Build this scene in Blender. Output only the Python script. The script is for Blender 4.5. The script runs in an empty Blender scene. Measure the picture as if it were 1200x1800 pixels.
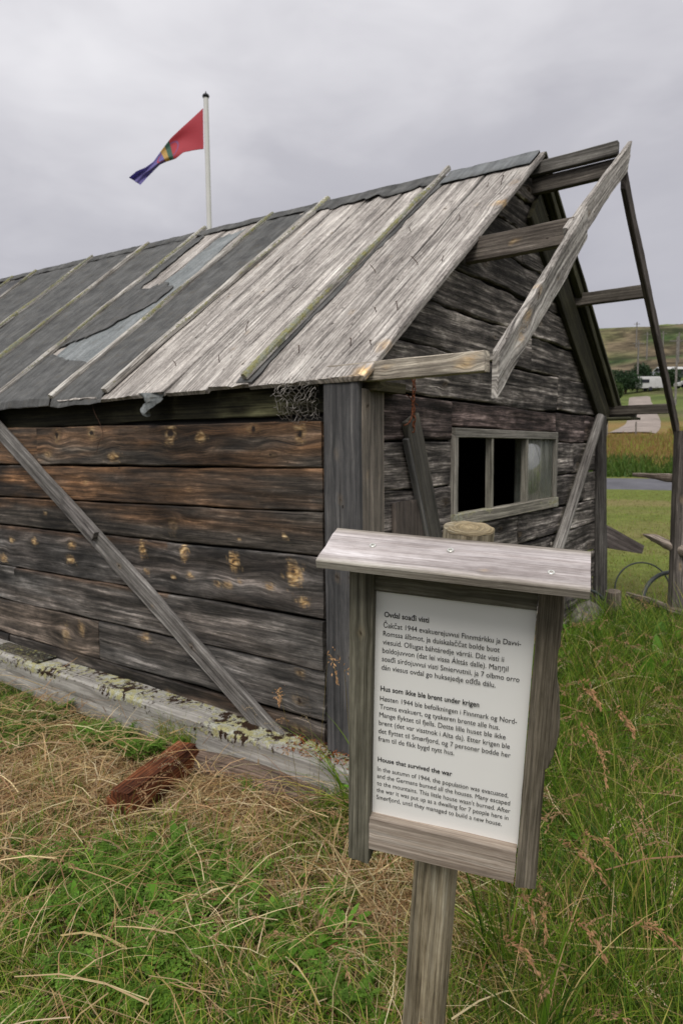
import bpy, math, random
import numpy as np
from mathutils import Matrix, Vector

random.seed(7)
RG = np.random.default_rng(11)
SC = bpy.context.scene
COL = SC.collection

# ------------------------------------------------------------------ camera
cam_d = bpy.data.cameras.new('camera')
cam = bpy.data.objects.new('camera', cam_d)
COL.objects.link(cam)
cam_d.sensor_fit = 'VERTICAL'
cam_d.sensor_height = 36.0
cam_d.lens = 24.0
cam_d.clip_start = 0.05
cam_d.clip_end = 5000
CAM = np.array([-2.7296, -1.9349, 1.62])
cam.matrix_world = Matrix((
    (0.59348796, 0.07744050, -0.80110861, CAM[0]),
    (-0.80480523, 0.04747601, -0.59163719, CAM[1]),
    (-0.00778324, 0.99586595, 0.09050096, CAM[2]),
    (0, 0, 0, 1)))
cam_d.dof.use_dof = True
cam_d.dof.focus_distance = 1.42
cam_d.dof.aperture_fstop = 8.0
SC.camera = cam

# ------------------------------------------------------------------ world
world = bpy.data.worlds.new('World')
SC.world = world
world.use_nodes = True


class NG:
    """tiny helper round a node tree"""
    def __init__(s, tree):
        s.t = tree
        tree.nodes.clear()

    def n(s, kind, **kw):
        nd = s.t.nodes.new(kind)
        for k, v in kw.items():
            if k.startswith('_'):
                setattr(nd, k[1:], v)
                continue
            key = k.replace('__', ' ')
            if key.isdigit() or (key[0] == 'i' and key[1:].isdigit()):
                sock = nd.inputs[int(key.lstrip('i'))]
            else:
                sock = nd.inputs[key]
            if isinstance(v, bpy.types.NodeSocket):
                s.t.links.new(v, sock)
            else:
                sock.default_value = v
        return nd

    def math(s, op, a, b=0.0, c=None, clamp=False):
        nd = s.n('ShaderNodeMath', _operation=op, _use_clamp=clamp, i0=a, i1=b)
        if c is not None:
            if isinstance(c, bpy.types.NodeSocket):
                s.t.links.new(c, nd.inputs[2])
            else:
                nd.inputs[2].default_value = c
        return nd.outputs[0]

    def vmul(s, a, v):
        nd = s.n('ShaderNodeVectorMath', _operation='MULTIPLY', i0=a, i1=v)
        return nd.outputs[0]

    def vadd(s, a, v):
        nd = s.n('ShaderNodeVectorMath', _operation='ADD', i0=a, i1=v)
        return nd.outputs[0]

    def noise(s, vec, scale=1.0, detail=2.0, rough=0.5, dist=0.0):
        nd = s.n('ShaderNodeTexNoise', Vector=vec, Scale=scale, Detail=detail, Roughness=rough, Distortion=dist)
        return nd.outputs[0]

    def mr(s, v, a, b, c=0.0, d=1.0, smooth=False):
        nd = s.n('ShaderNodeMapRange', i0=v, i1=a, i2=b, i3=c, i4=d)
        if smooth:
            nd.interpolation_type = 'SMOOTHSTEP'
        return nd.outputs[0]

    def mix(s, f, a, b, mode='MIX'):
        nd = s.n('ShaderNodeMix', _data_type='RGBA', _blend_type=mode, i0=f)
        for idx, v in ((6, a), (7, b)):
            if isinstance(v, bpy.types.NodeSocket):
                s.t.links.new(v, nd.inputs[idx])
            else:
                nd.inputs[idx].default_value = (*v[:3], 1)
        return nd.outputs[2]

    def ramp(s, f, stops):
        nd = s.n('ShaderNodeValToRGB', Fac=f)
        cr = nd.color_ramp
        while len(cr.elements) < len(stops):
            cr.elements.new(0.5)
        for e, (p, c) in zip(cr.elements, stops):
            e.position = p
            e.color = (*c[:3], 1)
        return nd.outputs[0]

    def attr(s, name):
        return s.n('ShaderNodeAttribute', _attribute_name=name)


SUN_EL, SUN_AZ = math.radians(52), math.radians(245)
g = NG(world.node_tree)
tc = g.n('ShaderNodeTexCoord')
sep = g.n('ShaderNodeSeparateXYZ', Vector=tc.outputs['Generated'])
el = g.mr(sep.outputs[2], 0.0, 1.0, 0, 1)
nz = g.noise(g.vmul(tc.outputs['Generated'], (1.0, 1.0, 2.2)), 1.7, 4, 0.5, 0.35)
nz2 = g.noise(g.vmul(tc.outputs['Generated'], (1.0, 1.0, 2.5)), 5.0, 4, 0.55, 0.3)
f = g.math('ADD', g.math('MULTIPLY', el, 0.86), g.math('ADD', g.math('MULTIPLY', nz, 0.50), g.math('MULTIPLY_ADD', nz2, 0.22, -0.26)))
cl = g.ramp(f, [(0.22, (3.15, 3.10, 3.45)), (0.38, (3.8, 3.74, 4.05)), (0.58, (5.8, 5.72, 5.95)), (0.92, (8.6, 8.5, 8.5))])
sky = g.n('ShaderNodeTexSky', _sky_type='NISHITA', _sun_disc=False, _sun_elevation=SUN_EL, _sun_rotation=SUN_AZ)
mixc = g.mix(0.96, sky.outputs[0], cl)
bg = g.n('ShaderNodeBackground', Color=mixc, Strength=0.1)
out = g.n('ShaderNodeOutputWorld', Surface=bg.outputs[0])

# ------------------------------------------------------------------ sun
sun_d = bpy.data.lights.new('sun', 'SUN')
sun_d.energy = 1.5
sun_d.angle = math.radians(28)
sun_d.color = (1.0, 0.95, 0.87)
sun = bpy.data.objects.new('sun', sun_d)
COL.objects.link(sun)
# the light comes from behind the camera, over the left shoulder
sdir = Vector((-math.cos(SUN_EL) * 0.93, -math.cos(SUN_EL) * 0.36, math.sin(SUN_EL)))
sun.rotation_euler = sdir.to_track_quat('Z', 'Y').to_euler()
sun.location = (-10, -10, 20)
vs = SC.view_settings
vs.view_transform = 'Standard'
vs.look = 'None'
vs.exposure = 0.5
vs.gamma = 1.0

# ================================================================== helpers
def hsh(n):
    n = np.asarray(n, dtype=np.int64)
    n = (n << 13) ^ n
    return 1.0 - ((n * (n * n * 15731 + 789221) + 1376312589) & 0x7fffffff) / 1073741824.0


def vn(x, y=0.0, seed=0):
    """value noise, -1..1"""
    x = np.asarray(x, float)
    y = np.asarray(y, float) + 0 * x
    x = x + 0 * y
    xi = np.floor(x).astype(np.int64)
    yi = np.floor(y).astype(np.int64)
    fx = x - xi
    fy = y - yi
    fx = fx * fx * (3 - 2 * fx)
    fy = fy * fy * (3 - 2 * fy)
    k = lambda a, b: hsh(a * 57 + b * 8101 + seed * 131 + 17)
    return (k(xi, yi) * (1 - fx) + k(xi + 1, yi) * fx) * (1 - fy) + (k(xi, yi + 1) * (1 - fx) + k(xi + 1, yi + 1) * fx) * fy


def fbm(x, y=0.0, seed=0, oct=3):
    s, a, t = 0, 1.0, 0
    for i in range(oct):
        s = s + a * vn(np.asarray(x) * 2 ** i, np.asarray(y) * 2 ** i, seed + i * 7)
        t += a
        a *= 0.5
    return s / t


def unit(v):
    v = np.asarray(v, float)
    return v / np.linalg.norm(v)


class MB:
    """collects geometry with the attributes of the wood material, links it as ONE object"""
    def __init__(s):
        s.V, s.F3, s.F4, s.U, s.T, s.K, s.n = [], [], [], [], [], [], 0

    def add(s, V, F, uvw=None, tint=(1, 1, 1), kn=(0, 0, 0)):
        V = np.asarray(V, float)
        m = len(V)
        s.V.append(V)
        for fset in F:
            fset = np.asarray(fset, np.int64)
            if fset.size == 0:
                continue
            (s.F3 if fset.shape[1] == 3 else s.F4).append(fset + s.n)
        s.U.append(np.asarray(uvw, float) if uvw is not None else V.copy())
        t = np.ones((m, 4)); t[:, :3] = tint
        k = np.ones((m, 4)); k[:, :3] = kn
        s.T.append(t); s.K.append(k)
        s.n += m
        return s

    def build(s, name, mat, parent=None, smooth=True, angle=40):
        V = np.concatenate(s.V)
        F3 = np.concatenate(s.F3) if s.F3 else np.zeros((0, 3), int)
        F4 = np.concatenate(s.F4) if s.F4 else np.zeros((0, 4), int)
        me = bpy.data.meshes.new(name)
        raw_mesh(me, V, F3, F4)
        a = me.attributes.new('uvw', 'FLOAT_VECTOR', 'POINT'); a.data.foreach_set('vector', np.concatenate(s.U).astype(np.float32).ravel())
        a = me.attributes.new('tint', 'FLOAT_COLOR', 'POINT'); a.data.foreach_set('color', np.concatenate(s.T).astype(np.float32).ravel())
        a = me.attributes.new('kn', 'FLOAT_COLOR', 'POINT'); a.data.foreach_set('color', np.concatenate(s.K).astype(np.float32).ravel())
        if mat:
            me.materials.append(mat)
        if smooth:
            me.polygons.foreach_set('use_smooth', np.ones(len(me.polygons), bool))
            me.set_sharp_from_angle(angle=math.radians(angle))
        o = bpy.data.objects.new(name, me)
        COL.objects.link(o)
        if parent:
            o.parent = parent
        return o


def raw_mesh(me, V, F3, F4):
    me.vertices.add(len(V))
    me.vertices.foreach_set('co', np.asarray(V, np.float32).ravel())
    n3, n4 = len(F3), len(F4)
    me.loops.add(n3 * 3 + n4 * 4)
    me.loops.foreach_set('vertex_index', np.concatenate([F3.ravel(), F4.ravel()]).astype(np.int32))
    me.polygons.add(n3 + n4)
    st = np.concatenate([np.arange(n3) * 3, n3 * 3 + np.arange(n4) * 4]).astype(np.int32)
    me.polygons.foreach_set('loop_start', st)
    me.update(calc_edges=True)
    me.validate()


def stuff_mesh(name, V, F3, F4, col, mat, kind=None, parent=None):
    me = bpy.data.meshes.new(name)
    raw_mesh(me, V, F3, F4)
    c = np.ones((len(V), 4), np.float32); c[:, :3] = col
    a = me.attributes.new('Col', 'FLOAT_COLOR', 'POINT'); a.data.foreach_set('color', c.ravel())
    me.materials.append(mat)
    o = bpy.data.objects.new(name, me)
    COL.objects.link(o)
    if kind:
        o['kind'] = kind
    if parent:
        o.parent = parent
    return o


def thing(name, label, cat, loc=(0, 0, 0), group=None):
    o = bpy.data.objects.new(name, None)
    COL.objects.link(o)
    o.location = loc
    o.empty_display_size = 0.1
    return tag(o, label, cat, group)


def tag(o, label, cat, group=None):
    o['label'] = label
    o['category'] = cat
    if group:
        o['group'] = group
    return o


def rebase(t):
    """parts were built in world space under an Empty that stands at its base: shift them back"""
    for ch in t.children:
        ch.matrix_parent_inverse = Matrix.Translation(-Vector(t.location))
    return t


def loft(P, close_ring=True, caps=True):
    """P (na, nr, 3) -> faces; cap centres are appended"""
    na, nr = P.shape[:2]
    idx = np.arange(na * nr).reshape(na, nr)
    j = np.arange(nr if close_ring else nr - 1)
    jn = (j + 1) % nr
    a, b = idx[:-1][:, j], idx[:-1][:, jn]
    c, d = idx[1:][:, jn], idx[1:][:, j]
    F4 = np.stack([a, b, c, d], -1).reshape(-1, 4)
    V = P.reshape(-1, 3)
    F3 = np.zeros((0, 3), int)
    if caps:
        c0 = P[0].mean(0); c1 = P[-1].mean(0)
        k0, k1 = len(V), len(V) + 1
        V = np.concatenate([V, [c0, c1]])
        F3 = np.concatenate([np.stack([idx[0][jn], idx[0][j], np.full(len(j), k0)], -1),
                             np.stack([idx[-1][j], idx[-1][jn], np.full(len(j), k1)], -1)])
    return V, F3, F4


_seed = [100]


def plank(mb, O, ex, ey, ez, L, W, T, tint=(1, 1, 1), knots=(), lich=None, wob=0.003, rag=0.004, bump=0.002,
          step=0.03, nW=8, C=None, ends=None, bend=None, rnd=0.006, seed=None, edge_tint=None):
    """a sawn board: a along, b across, c through. W, C (centre) may be functions of a; ends = functions of b."""
    if seed is None:
        _seed[0] += 1
        seed = _seed[0]
    O, ex, ey, ez = map(lambda v: np.asarray(v, float), (O, ex, ey, ez))
    na = max(3, int(L / step) + 1)
    s = np.linspace(0, 1, na)
    rnd = min(rnd, T * 0.4)
    bt = np.linspace(-0.5, 0.5, nW + 1)
    # ring: (bt, inset, c)
    ring_b = [-0.5, -0.5] + list(bt[1:-1] if nW > 1 else []) + [0.5, 0.5, 0.5, -0.5]
    ring_in = [0, rnd] + [0] * (nW - 1) + [-rnd, 0, 0, 0]
    ring_c = [T - rnd, T] + [T] * (nW - 1) + [T, T - rnd, 0, 0]
    rb, ri, rc = map(np.array, (ring_b, ring_in, ring_c))
    nr = len(rb)
    A0 = s[:, None] * L + 0 * rb[None]
    Wf = W(s[:, None] * L) if callable(W) else W
    Cf = C(s[:, None] * L) if C is not None else 0.0
    B = Cf + rb[None] * Wf + ri[None]
    if ends is not None:
        a0, a1 = ends[0](B), ends[1](B)
        A = a0 + (a1 - a0) * s[:, None]
    else:
        A = A0
    e1 = fbm(A * 2.2, 0.0, seed, 4) * wob * 2
    e2 = fbm(A * 2.2, 5.0, seed + 3, 4) * wob * 2
    side = np.clip(rb[None] + 0.5, 0, 1)
    B = B + e2 * (1 - side) + e1 * side
    Cc = rc[None] + 0 * A
    front = (rc[None] > T * 0.5)
    Cc = Cc + front * (fbm(A * 3, B * 25, seed + 9, 3) * bump * 1.5)
    r0 = (vn(B * 60, 0, seed + 5) + 0.6 * vn(B * 170, 3, seed + 6)) * rag
    r1 = (vn(B * 60, 9, seed + 7) + 0.6 * vn(B * 170, 5, seed + 8)) * rag
    A = A + r0 * np.clip(1 - s[:, None] * L / 0.05, 0, 1) + r1 * np.clip(1 - (1 - s[:, None]) * L / 0.05, 0, 1)
    if bend is not None:
        Cc = Cc + bend(A)
    P = O + A[..., None] * ex + B[..., None] * ey + Cc[..., None] * ez
    V, F3, F4 = loft(P)
    # texture coordinates continue round the edges
    Bt = B + np.where(rc[None] > T * 0.5, 0, np.where(rb[None] > 0, T - rc[None], -(T - rc[None])))
    ua = A.copy()
    core = np.zeros_like(A); halo = np.zeros_like(A); warp = np.zeros_like(A)
    for kx in knots:
        ka, kb, kr, amber = kx[:4]
        dark = kx[4] if len(kx) > 4 else 1.0
        da, db = A - ka, B - kb
        warp += 0.9 * db / (1 + (db / (kr * 1.3)) ** 2) * np.exp(-(da / (kr * 3.0)) ** 2)
        rr = np.sqrt((da / 1.15) ** 2 + db ** 2) * (1 + 0.35 * vn(A * 60, B * 60, seed + 21))
        core = np.maximum(core, dark * np.clip(1.5 - rr / (kr * 0.55), 0, 1))
        hh = np.sqrt((da / (1.9 if kr < .033 else 1.0)) ** 2 + (db / (1.0 if kr < .033 else 1.35)) ** 2) * (1 + 0.28 * vn(A * 44 + B * 31, B * 40 - A * 27, seed + 22) + .30 * vn(A * 120 + B * 40, B * 60 - A * 55, seed + 23))
        halo = np.maximum(halo, amber * np.clip(1.35 - hh / kr, 0, 1) ** 1.3)
    U = np.stack([ua + seed * 3.71, Bt - warp + seed * 0.917, 0 * ua + seed * 1.37], -1).reshape(-1, 3)
    li = lich(A, B, Cc) if lich is not None else 0 * A
    K = np.stack([core, halo, li], -1).reshape(-1, 3)
    tt = tint(A, B) if callable(tint) else np.ones((A.shape[0], A.shape[1], 3)) * np.asarray(tint)
    if edge_tint is not None:
        w = np.clip(1 - (0.5 - np.abs(rb[None])) * np.mean(Wf) / 0.02, 0, 1)[..., None]
        tt = tt * (1 - w) + np.asarray(edge_tint) * w
    ext = lambda X: np.concatenate([X, [X[:nr].mean(0), X[-nr:].mean(0)]])
    mb.add(V, (F3, F4), ext(U), ext(tt.reshape(-1, 3)), ext(K))
    return mb


def pole(mb, pts, rad, tint=(1, 1, 1), seg=16, step=0.04, rough=0.06, li=0.0, seed=None, knots=()):
    """a round pole or log through the points, radii given per point"""
    if seed is None:
        _seed[0] += 1
        seed = _seed[0]
    pts = np.asarray(pts, float)
    rad = np.broadcast_to(np.asarray(rad, float), (len(pts),))
    d = np.r_[0, np.cumsum(np.linalg.norm(np.diff(pts, axis=0), axis=1))]
    n = max(3, int(d[-1] / step) + 1)
    s = np.linspace(0, d[-1], n)
    C = np.stack([np.interp(s, d, pts[:, i]) for i in range(3)], -1)
    if len(pts) > 2:
        for _ in range(3):
            C[1:-1] = (C[:-2] + 2 * C[1:-1] + C[2:]) / 4
    r = np.interp(s, d, rad)
    t = np.gradient(C, axis=0); t /= np.linalg.norm(t, axis=1)[:, None]
    up = np.array([0, 0, 1.0]) if abs(t[0, 2]) < 0.9 else np.array([1.0, 0, 0])
    u = np.cross(t, up); u /= np.linalg.norm(u, axis=1)[:, None]
    v = np.cross(t, u)
    th = np.linspace(0, 2 * math.pi, seg, endpoint=False)
    rr = r[:, None] * (1 + rough * fbm(s[:, None] * 5, th[None] * 1.3 + np.cos(th)[None], seed, 3) + 0.5 * rough * vn(0 * s[:, None], np.sin(th)[None] * 4 + 9, seed + 2))
    P = C[:, None] + rr[..., None] * (np.cos(th)[None, :, None] * u[:, None] + np.sin(th)[None, :, None] * v[:, None])
    V, F3, F4 = loft(P)
    U = np.stack([s[:, None] + 0 * rr + seed * 3.1, (np.abs(th[None] - math.pi)) * r.mean() + 0 * rr + seed * 0.73, seed * 1.3 + 0 * rr], -1).reshape(-1, 3)
    U = np.concatenate([U, [U[0], U[-1]]])
    mb.add(V, (F3, F4), U, tint, (0, 0, li))
    return mb


def tube(mb, pts, r, seg=6, tint=(1, 1, 1), close=False):
    pts = np.asarray(pts, float)
    t = np.gradient(pts, axis=0); t /= (np.linalg.norm(t, axis=1)[:, None] + 1e-9)
    ref = np.array([0.3, 0.2, 0.93])
    u = np.cross(t, ref); u /= (np.linalg.norm(u, axis=1)[:, None] + 1e-9)
    v = np.cross(t, u)
    th = np.linspace(0, 2 * math.pi, seg, endpoint=False)
    P = pts[:, None] + r * (np.cos(th)[None, :, None] * u[:, None] + np.sin(th)[None, :, None] * v[:, None])
    V, F3, F4 = loft(P)
    mb.add(V, (F3, F4), None, tint)
    return mb


def box(mb, c, s, tint=(1, 1, 1), rot=None, bev=0.0):
    """box with chamfered edges (bev) round centre c, sizes s"""
    s = np.asarray(s, float) / 2
    b = min(bev, s.min() * 0.9)
    if b <= 0:
        V = np.array([[x, y, z] for x in (-1, 1) for y in (-1, 1) for z in (-1, 1)]) * s
        F = np.array([[0, 1, 3, 2], [4, 6, 7, 5], [0, 4, 5, 1], [2, 3, 7, 6], [0, 2, 6, 4], [1, 5, 7, 3]])
        F3 = np.zeros((0, 3), int)
    else:
        pr = [(-s[0] + b, -s[1]), (s[0] - b, -s[1]), (s[0], -s[1] + b), (s[0], s[1] - b), (s[0] - b, s[1]), (-s[0] + b, s[1]), (-s[0], s[1] - b), (-s[0], -s[1] + b)]
        pr = np.array(pr)
        rings = []
        for z, k in ((-s[2], 1), (-s[2] + b, 0), (s[2] - b, 0), (s[2], 1)):
            q = pr.copy()
            if k:
                q = q * np.array([(s[0] - b) / s[0], (s[1] - b) / s[1]])
            rings.append(np.c_[q, np.full(8, z)])
        V, F3, F = loft(np.array(rings))
    if rot is not None:
        V = V @ np.asarray(rot).T
    U = V.copy()
    mb.add(V + np.asarray(c), (F3, F), U, tint)
    return mb


# ================================================================== materials
def new_mat(name):
    m = bpy.data.materials.new(name)
    m.use_nodes = True
    return m, NG(m.node_tree)


def finish(g, col, rough=0.85, bump=None, bs=0.4, bd=0.004, spec=0.25, extra=None):
    kw = dict(Base__Color=col, Roughness=rough)
    p = g.n('ShaderNodeBsdfPrincipled', **{'Base Color'.replace(' ', '__'): col, 'Roughness': rough})
    p.inputs['Specular IOR Level'].default_value = spec
    if bump is not None:
        b = g.n('ShaderNodeBump', Strength=bs, Distance=bd, Height=bump)
        g.t.links.new(b.outputs[0], p.inputs['Normal'])
    if extra:
        for k, v in extra.items():
            p.inputs[k].default_value = v
    g.n('ShaderNodeOutputMaterial', Surface=p.outputs[0])
    return p


def wood(name, cols, ring=30.0, fine=1.0, crack=0.6, contrast=1.0, rough=0.85, spec=0.2, bs=0.55, speck=0.0, lcol=((0.36, 0.35, 0.10), (0.30, 0.33, 0.27)), lscale=55.0, mossy=0.0, mottle=0.6, stain=0.0, pw=1.18, lines=0.75):
    m, g = new_mat(name)
    mid = [sum(c[i] for c in cols) / len(cols) for i in range(3)]
    cols = [tuple(mid[i] * (c[i] / mid[i]) ** pw * (0.99, 1.012, 0.99)[i] for i in range(3)) for c in cols]
    uv = g.attr('uvw').outputs['Vector']
    kn = g.n('ShaderNodeSeparateColor', Color=g.attr('kn').outputs['Color'])
    tint = g.attr('tint').outputs['Color']
    streak = g.noise(g.vmul(uv, (1.1, 24, 1)), 1.0, 7, 0.70, 0.25)
    fin = g.noise(g.vmul(uv, (9, 300, 1)), 1.0, 3, 0.65)
    blotch = g.noise(g.vmul(uv, (3.2, 7, 1)), 1.0, 6, 0.66, 0.3)
    mot = g.noise(g.vmul(uv, (38, 95, 1)), 1.0, 4, 0.65)
    sp = g.n('ShaderNodeSeparateXYZ', Vector=uv)
    ph = g.math('ADD', g.math('MULTIPLY', sp.outputs[1], ring * 6.28), g.math('MULTIPLY', g.noise(g.vmul(uv, (0.9, 5, 1)), 1.0, 3, 0.5, 0.3), 26.0))
    rings = g.math('MULTIPLY_ADD', g.math('SINE', ph), 0.5, 0.5)
    v = g.math('ADD', g.math('MULTIPLY', streak, 0.50), g.math('MULTIPLY', fin, 0.26 * fine))
    v = g.math('ADD', v, g.math('MULTIPLY', rings, 0.045))
    v = g.math('ADD', v, g.math('MULTIPLY', blotch, 0.36))
    v = g.math('ADD', v, g.math('MULTIPLY', mot, 0.16 * mottle))
    v = g.math('MULTIPLY_ADD', g.math('SUBTRACT', v, 0.5825 + 0.13 * (fine - 1) + 0.08 * mottle), 2.3 * contrast, 0.5)
    n = len(cols)
    pos = [0.12, 0.38, 0.6, 0.88] if n == 4 else [0.1 + 0.8 * i / (n - 1) for i in range(n)]
    col = g.ramp(v, list(zip(pos, cols)))
    col = g.mix(1.0, col, tint, 'MULTIPLY')
    if stain > 0:
        sn = g.noise(g.vmul(uv, (1.0, 5.5, 1)), 1.0, 6, 0.62, 0.6)
        k = g.mr(sn, 0.40, 0.58, 1.0 - stain, 1.0 + 0.35 * stain)
        col = g.mix(1.0, col, g.n('ShaderNodeCombineColor', Red=k, Green=k, Blue=k).outputs[0], 'MULTIPLY')
    # sap-coloured halo round the knots, dark heart
    fib = g.noise(g.vmul(uv, (14, 120, 1)), 1.0, 3, 0.6, 0.6)
    hm = g.math('MULTIPLY', kn.outputs[1], g.mr(fib, 0.36, 0.60, 0.15, 1.3), clamp=True)
    amb = g.ramp(fib, [(0.32, (0.15, 0.065, 0.022)), (0.48, (0.46, 0.28, 0.11)), (0.66, (0.72, 0.54, 0.31))])
    col = g.mix(hm, col, amb)
    col = g.mix(g.mr(kn.outputs[0], 0.25, 0.8), col, (0.018, 0.011, 0.008))
    # drying cracks
    cr = g.noise(g.vmul(uv, (2.0, 62, 1)), 1.0, 3, 0.55, 0.25)
    cm = g.math('MULTIPLY', g.mr(cr, 0.655, 0.70), crack, clamp=True)
    col = g.mix(cm, col, (0.012, 0.010, 0.009))
    ck = g.noise(g.vmul(uv, (0.8, 150, 1)), 1.0, 2, 0.5, 0.1)
    cm2 = g.math('MULTIPLY', g.mr(ck, 0.68, 0.71), crack * 0.8, clamp=True)
    col = g.mix(cm2, col, (0.014, 0.012, 0.011))
    nh = g.n('ShaderNodeTexVoronoi', Vector=g.vmul(uv, (3.6, 8.5, 1)), Scale=1.0, Randomness=1.0).outputs['Distance']
    col = g.mix(g.mr(nh, 0.030, 0.045, 0.9, 0.0), col, (0.015, 0.010, 0.008))
    ln = g.noise(g.vmul(uv, (1.6, 105, 1)), 1.0, 4, 0.7, 0.12)
    k = g.mr(ln, 0.38, 0.62, 1.0 - 0.62 * lines, 1.0 + 0.55 * lines)
    col = g.mix(1.0, col, g.n('ShaderNodeCombineColor', Red=k, Green=k, Blue=k).outputs[0], 'MULTIPLY')
    h = g.math('SUBTRACT', g.math('ADD', g.math('MULTIPLY', v, 0.5), g.math('MULTIPLY', fin, 0.6)), g.math('MULTIPLY', cm, 1.2))
    # dark specks, insect holes
    if speck > 0:
        s1 = g.noise(g.vmul(uv, (30, 46, 1)), 1.0, 2, 0.5)
        sm = g.math('MULTIPLY', g.mr(s1, 0.68, 0.73), speck, clamp=True)
        col = g.mix(sm, col, (0.03, 0.022, 0.017))
        h = g.math('SUBTRACT', h, sm)
    # lichen
    tcn = g.n('ShaderNodeTexCoord')
    ob = tcn.outputs['Object']
    l1 = g.noise(ob, lscale, 4, 0.62, 0.4)
    lm = g.mr(g.math('ADD', g.math('MULTIPLY', l1, 0.75), g.math('MULTIPLY', kn.outputs[2], 0.55)), 0.60, 0.66)
    l2 = g.noise(ob, 26.0, 3, 0.5)
    lc = g.mix(g.mr(l2, 0.42, 0.58), lcol[0], lcol[1])
    lc = g.mix(g.mr(g.noise(ob, 170.0, 2, 0.5), 0.5, 0.75), lc, (0.06, 0.055, 0.03))
    if mossy > 0:
        l4 = g.noise(ob, 13.0, 5, 0.68, 0.2)
        lc = g.mix(g.mr(l4, 0.50, 0.53), lc, (0.028, 0.014, 0.007))
    col = g.mix(lm, col, lc)
    h = g.math('ADD', h, g.math('MULTIPLY', lm, g.math('MULTIPLY_ADD', l1, 2.0, 0.2)))
    finish(g, col, rough, h, bs, 0.004, spec)
    return m


M = {}
M['side'] = wood('dark weathered side boards', [(0.010, 0.010, 0.010), (0.036, 0.034, 0.032), (0.085, 0.079, 0.074), (0.27, 0.25, 0.235)], ring=26, contrast=0.92, crack=0.75, spec=0.3, rough=0.66, stain=0.62, lines=.45, mottle=.4)
M['gable'] = wood('dark weathered gable boards', [(0.010, 0.009, 0.009), (0.040, 0.037, 0.036), (0.115, 0.105, 0.10), (0.40, 0.375, 0.36)], ring=22, contrast=1.15, crack=0.9, speck=0.4, stain=0.45)
M['grey'] = wood('grey weathered timber', [(0.07, 0.064, 0.062), (0.135, 0.122, 0.116), (0.21, 0.193, 0.185), (0.36, 0.335, 0.32)], ring=40, contrast=1.0, crack=0.7, speck=0.2)
M['post'] = wood('dark grey corner timber', [(0.038, 0.037, 0.037), (0.080, 0.077, 0.077), (0.125, 0.118, 0.115), (0.23, 0.215, 0.20)], ring=30, contrast=0.75, crack=0.55, lines=.45)
M['pale'] = wood('pale bare roof boards', [(0.07, 0.062, 0.058), (0.27, 0.245, 0.233), (0.46, 0.425, 0.405), (0.66, 0.625, 0.605)], ring=34, contrast=0.95, crack=0.75, speck=0.8, bs=0.8, mottle=1.7)
M['batten'] = wood('lichen covered roof battens', [(0.09, 0.08, 0.072), (0.27, 0.245, 0.225), (0.45, 0.42, 0.395), (0.64, 0.61, 0.58)], ring=50, contrast=1.2, crack=0.6, lscale=60, lcol=((0.27, 0.26, 0.12), (0.26, 0.27, 0.21)))
M['beam'] = wood('lichen covered sill timber', [(0.15, 0.138, 0.128), (0.27, 0.25, 0.235), (0.36, 0.34, 0.32), (0.50, 0.475, 0.45)], ring=45, contrast=0.65, crack=0.4, lines=.35, lscale=38, mossy=1.0, lcol=((0.38, 0.36, 0.18), (0.42, 0.43, 0.37)))
M['rail'] = wood('brown grey sign frame', [(0.05, 0.045, 0.035), (0.10, 0.092, 0.074), (0.155, 0.143, 0.12), (0.27, 0.25, 0.21)], ring=70, fine=1.9, contrast=0.85, crack=0.35, bs=0.4, lines=.5)
M['cap'] = wood('silvered sign boards', [(0.18, 0.155, 0.15), (0.33, 0.295, 0.29), (0.48, 0.44, 0.44), (0.70, 0.67, 0.68)], ring=45, fine=1.1, contrast=0.85, crack=0.3, bs=0.35, mottle=1.1, lines=.35)
M['bottom'] = wood('light brown sign board', [(0.20, 0.155, 0.125), (0.31, 0.255, 0.215), (0.42, 0.36, 0.315), (0.58, 0.53, 0.49)], ring=70, fine=1.1, contrast=0.9, crack=0.2, bs=0.35, lines=.35)
M['round'] = wood('round sign post', [(0.09, 0.070, 0.045), (0.27, 0.220, 0.148), (0.42, 0.355, 0.255), (0.58, 0.52, 0.41)], ring=26, contrast=1.0, crack=0.8, fine=1.2, stain=0.45, lines=.6)
M['rot'] = wood('rotten red brown wood', [(0.022, 0.010, 0.006), (0.075, 0.032, 0.017), (0.15, 0.068, 0.035), (0.27, 0.15, 0.09)], ring=40, contrast=1.2, crack=0.9)
M['under'] = wood('dark mossy underside', [(0.022, 0.021, 0.015), (0.05, 0.048, 0.032), (0.085, 0.082, 0.054), (0.15, 0.145, 0.11)], ring=20, contrast=0.9, crack=0.5)
M['frame'] = wood('grey painted window frame', [(0.10, 0.095, 0.088), (0.19, 0.18, 0.168), (0.28, 0.265, 0.25), (0.42, 0.40, 0.375)], ring=40, contrast=0.8, crack=0.5, lcol=((0.38, 0.36, 0.22), (0.40, 0.40, 0.33)))


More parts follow.
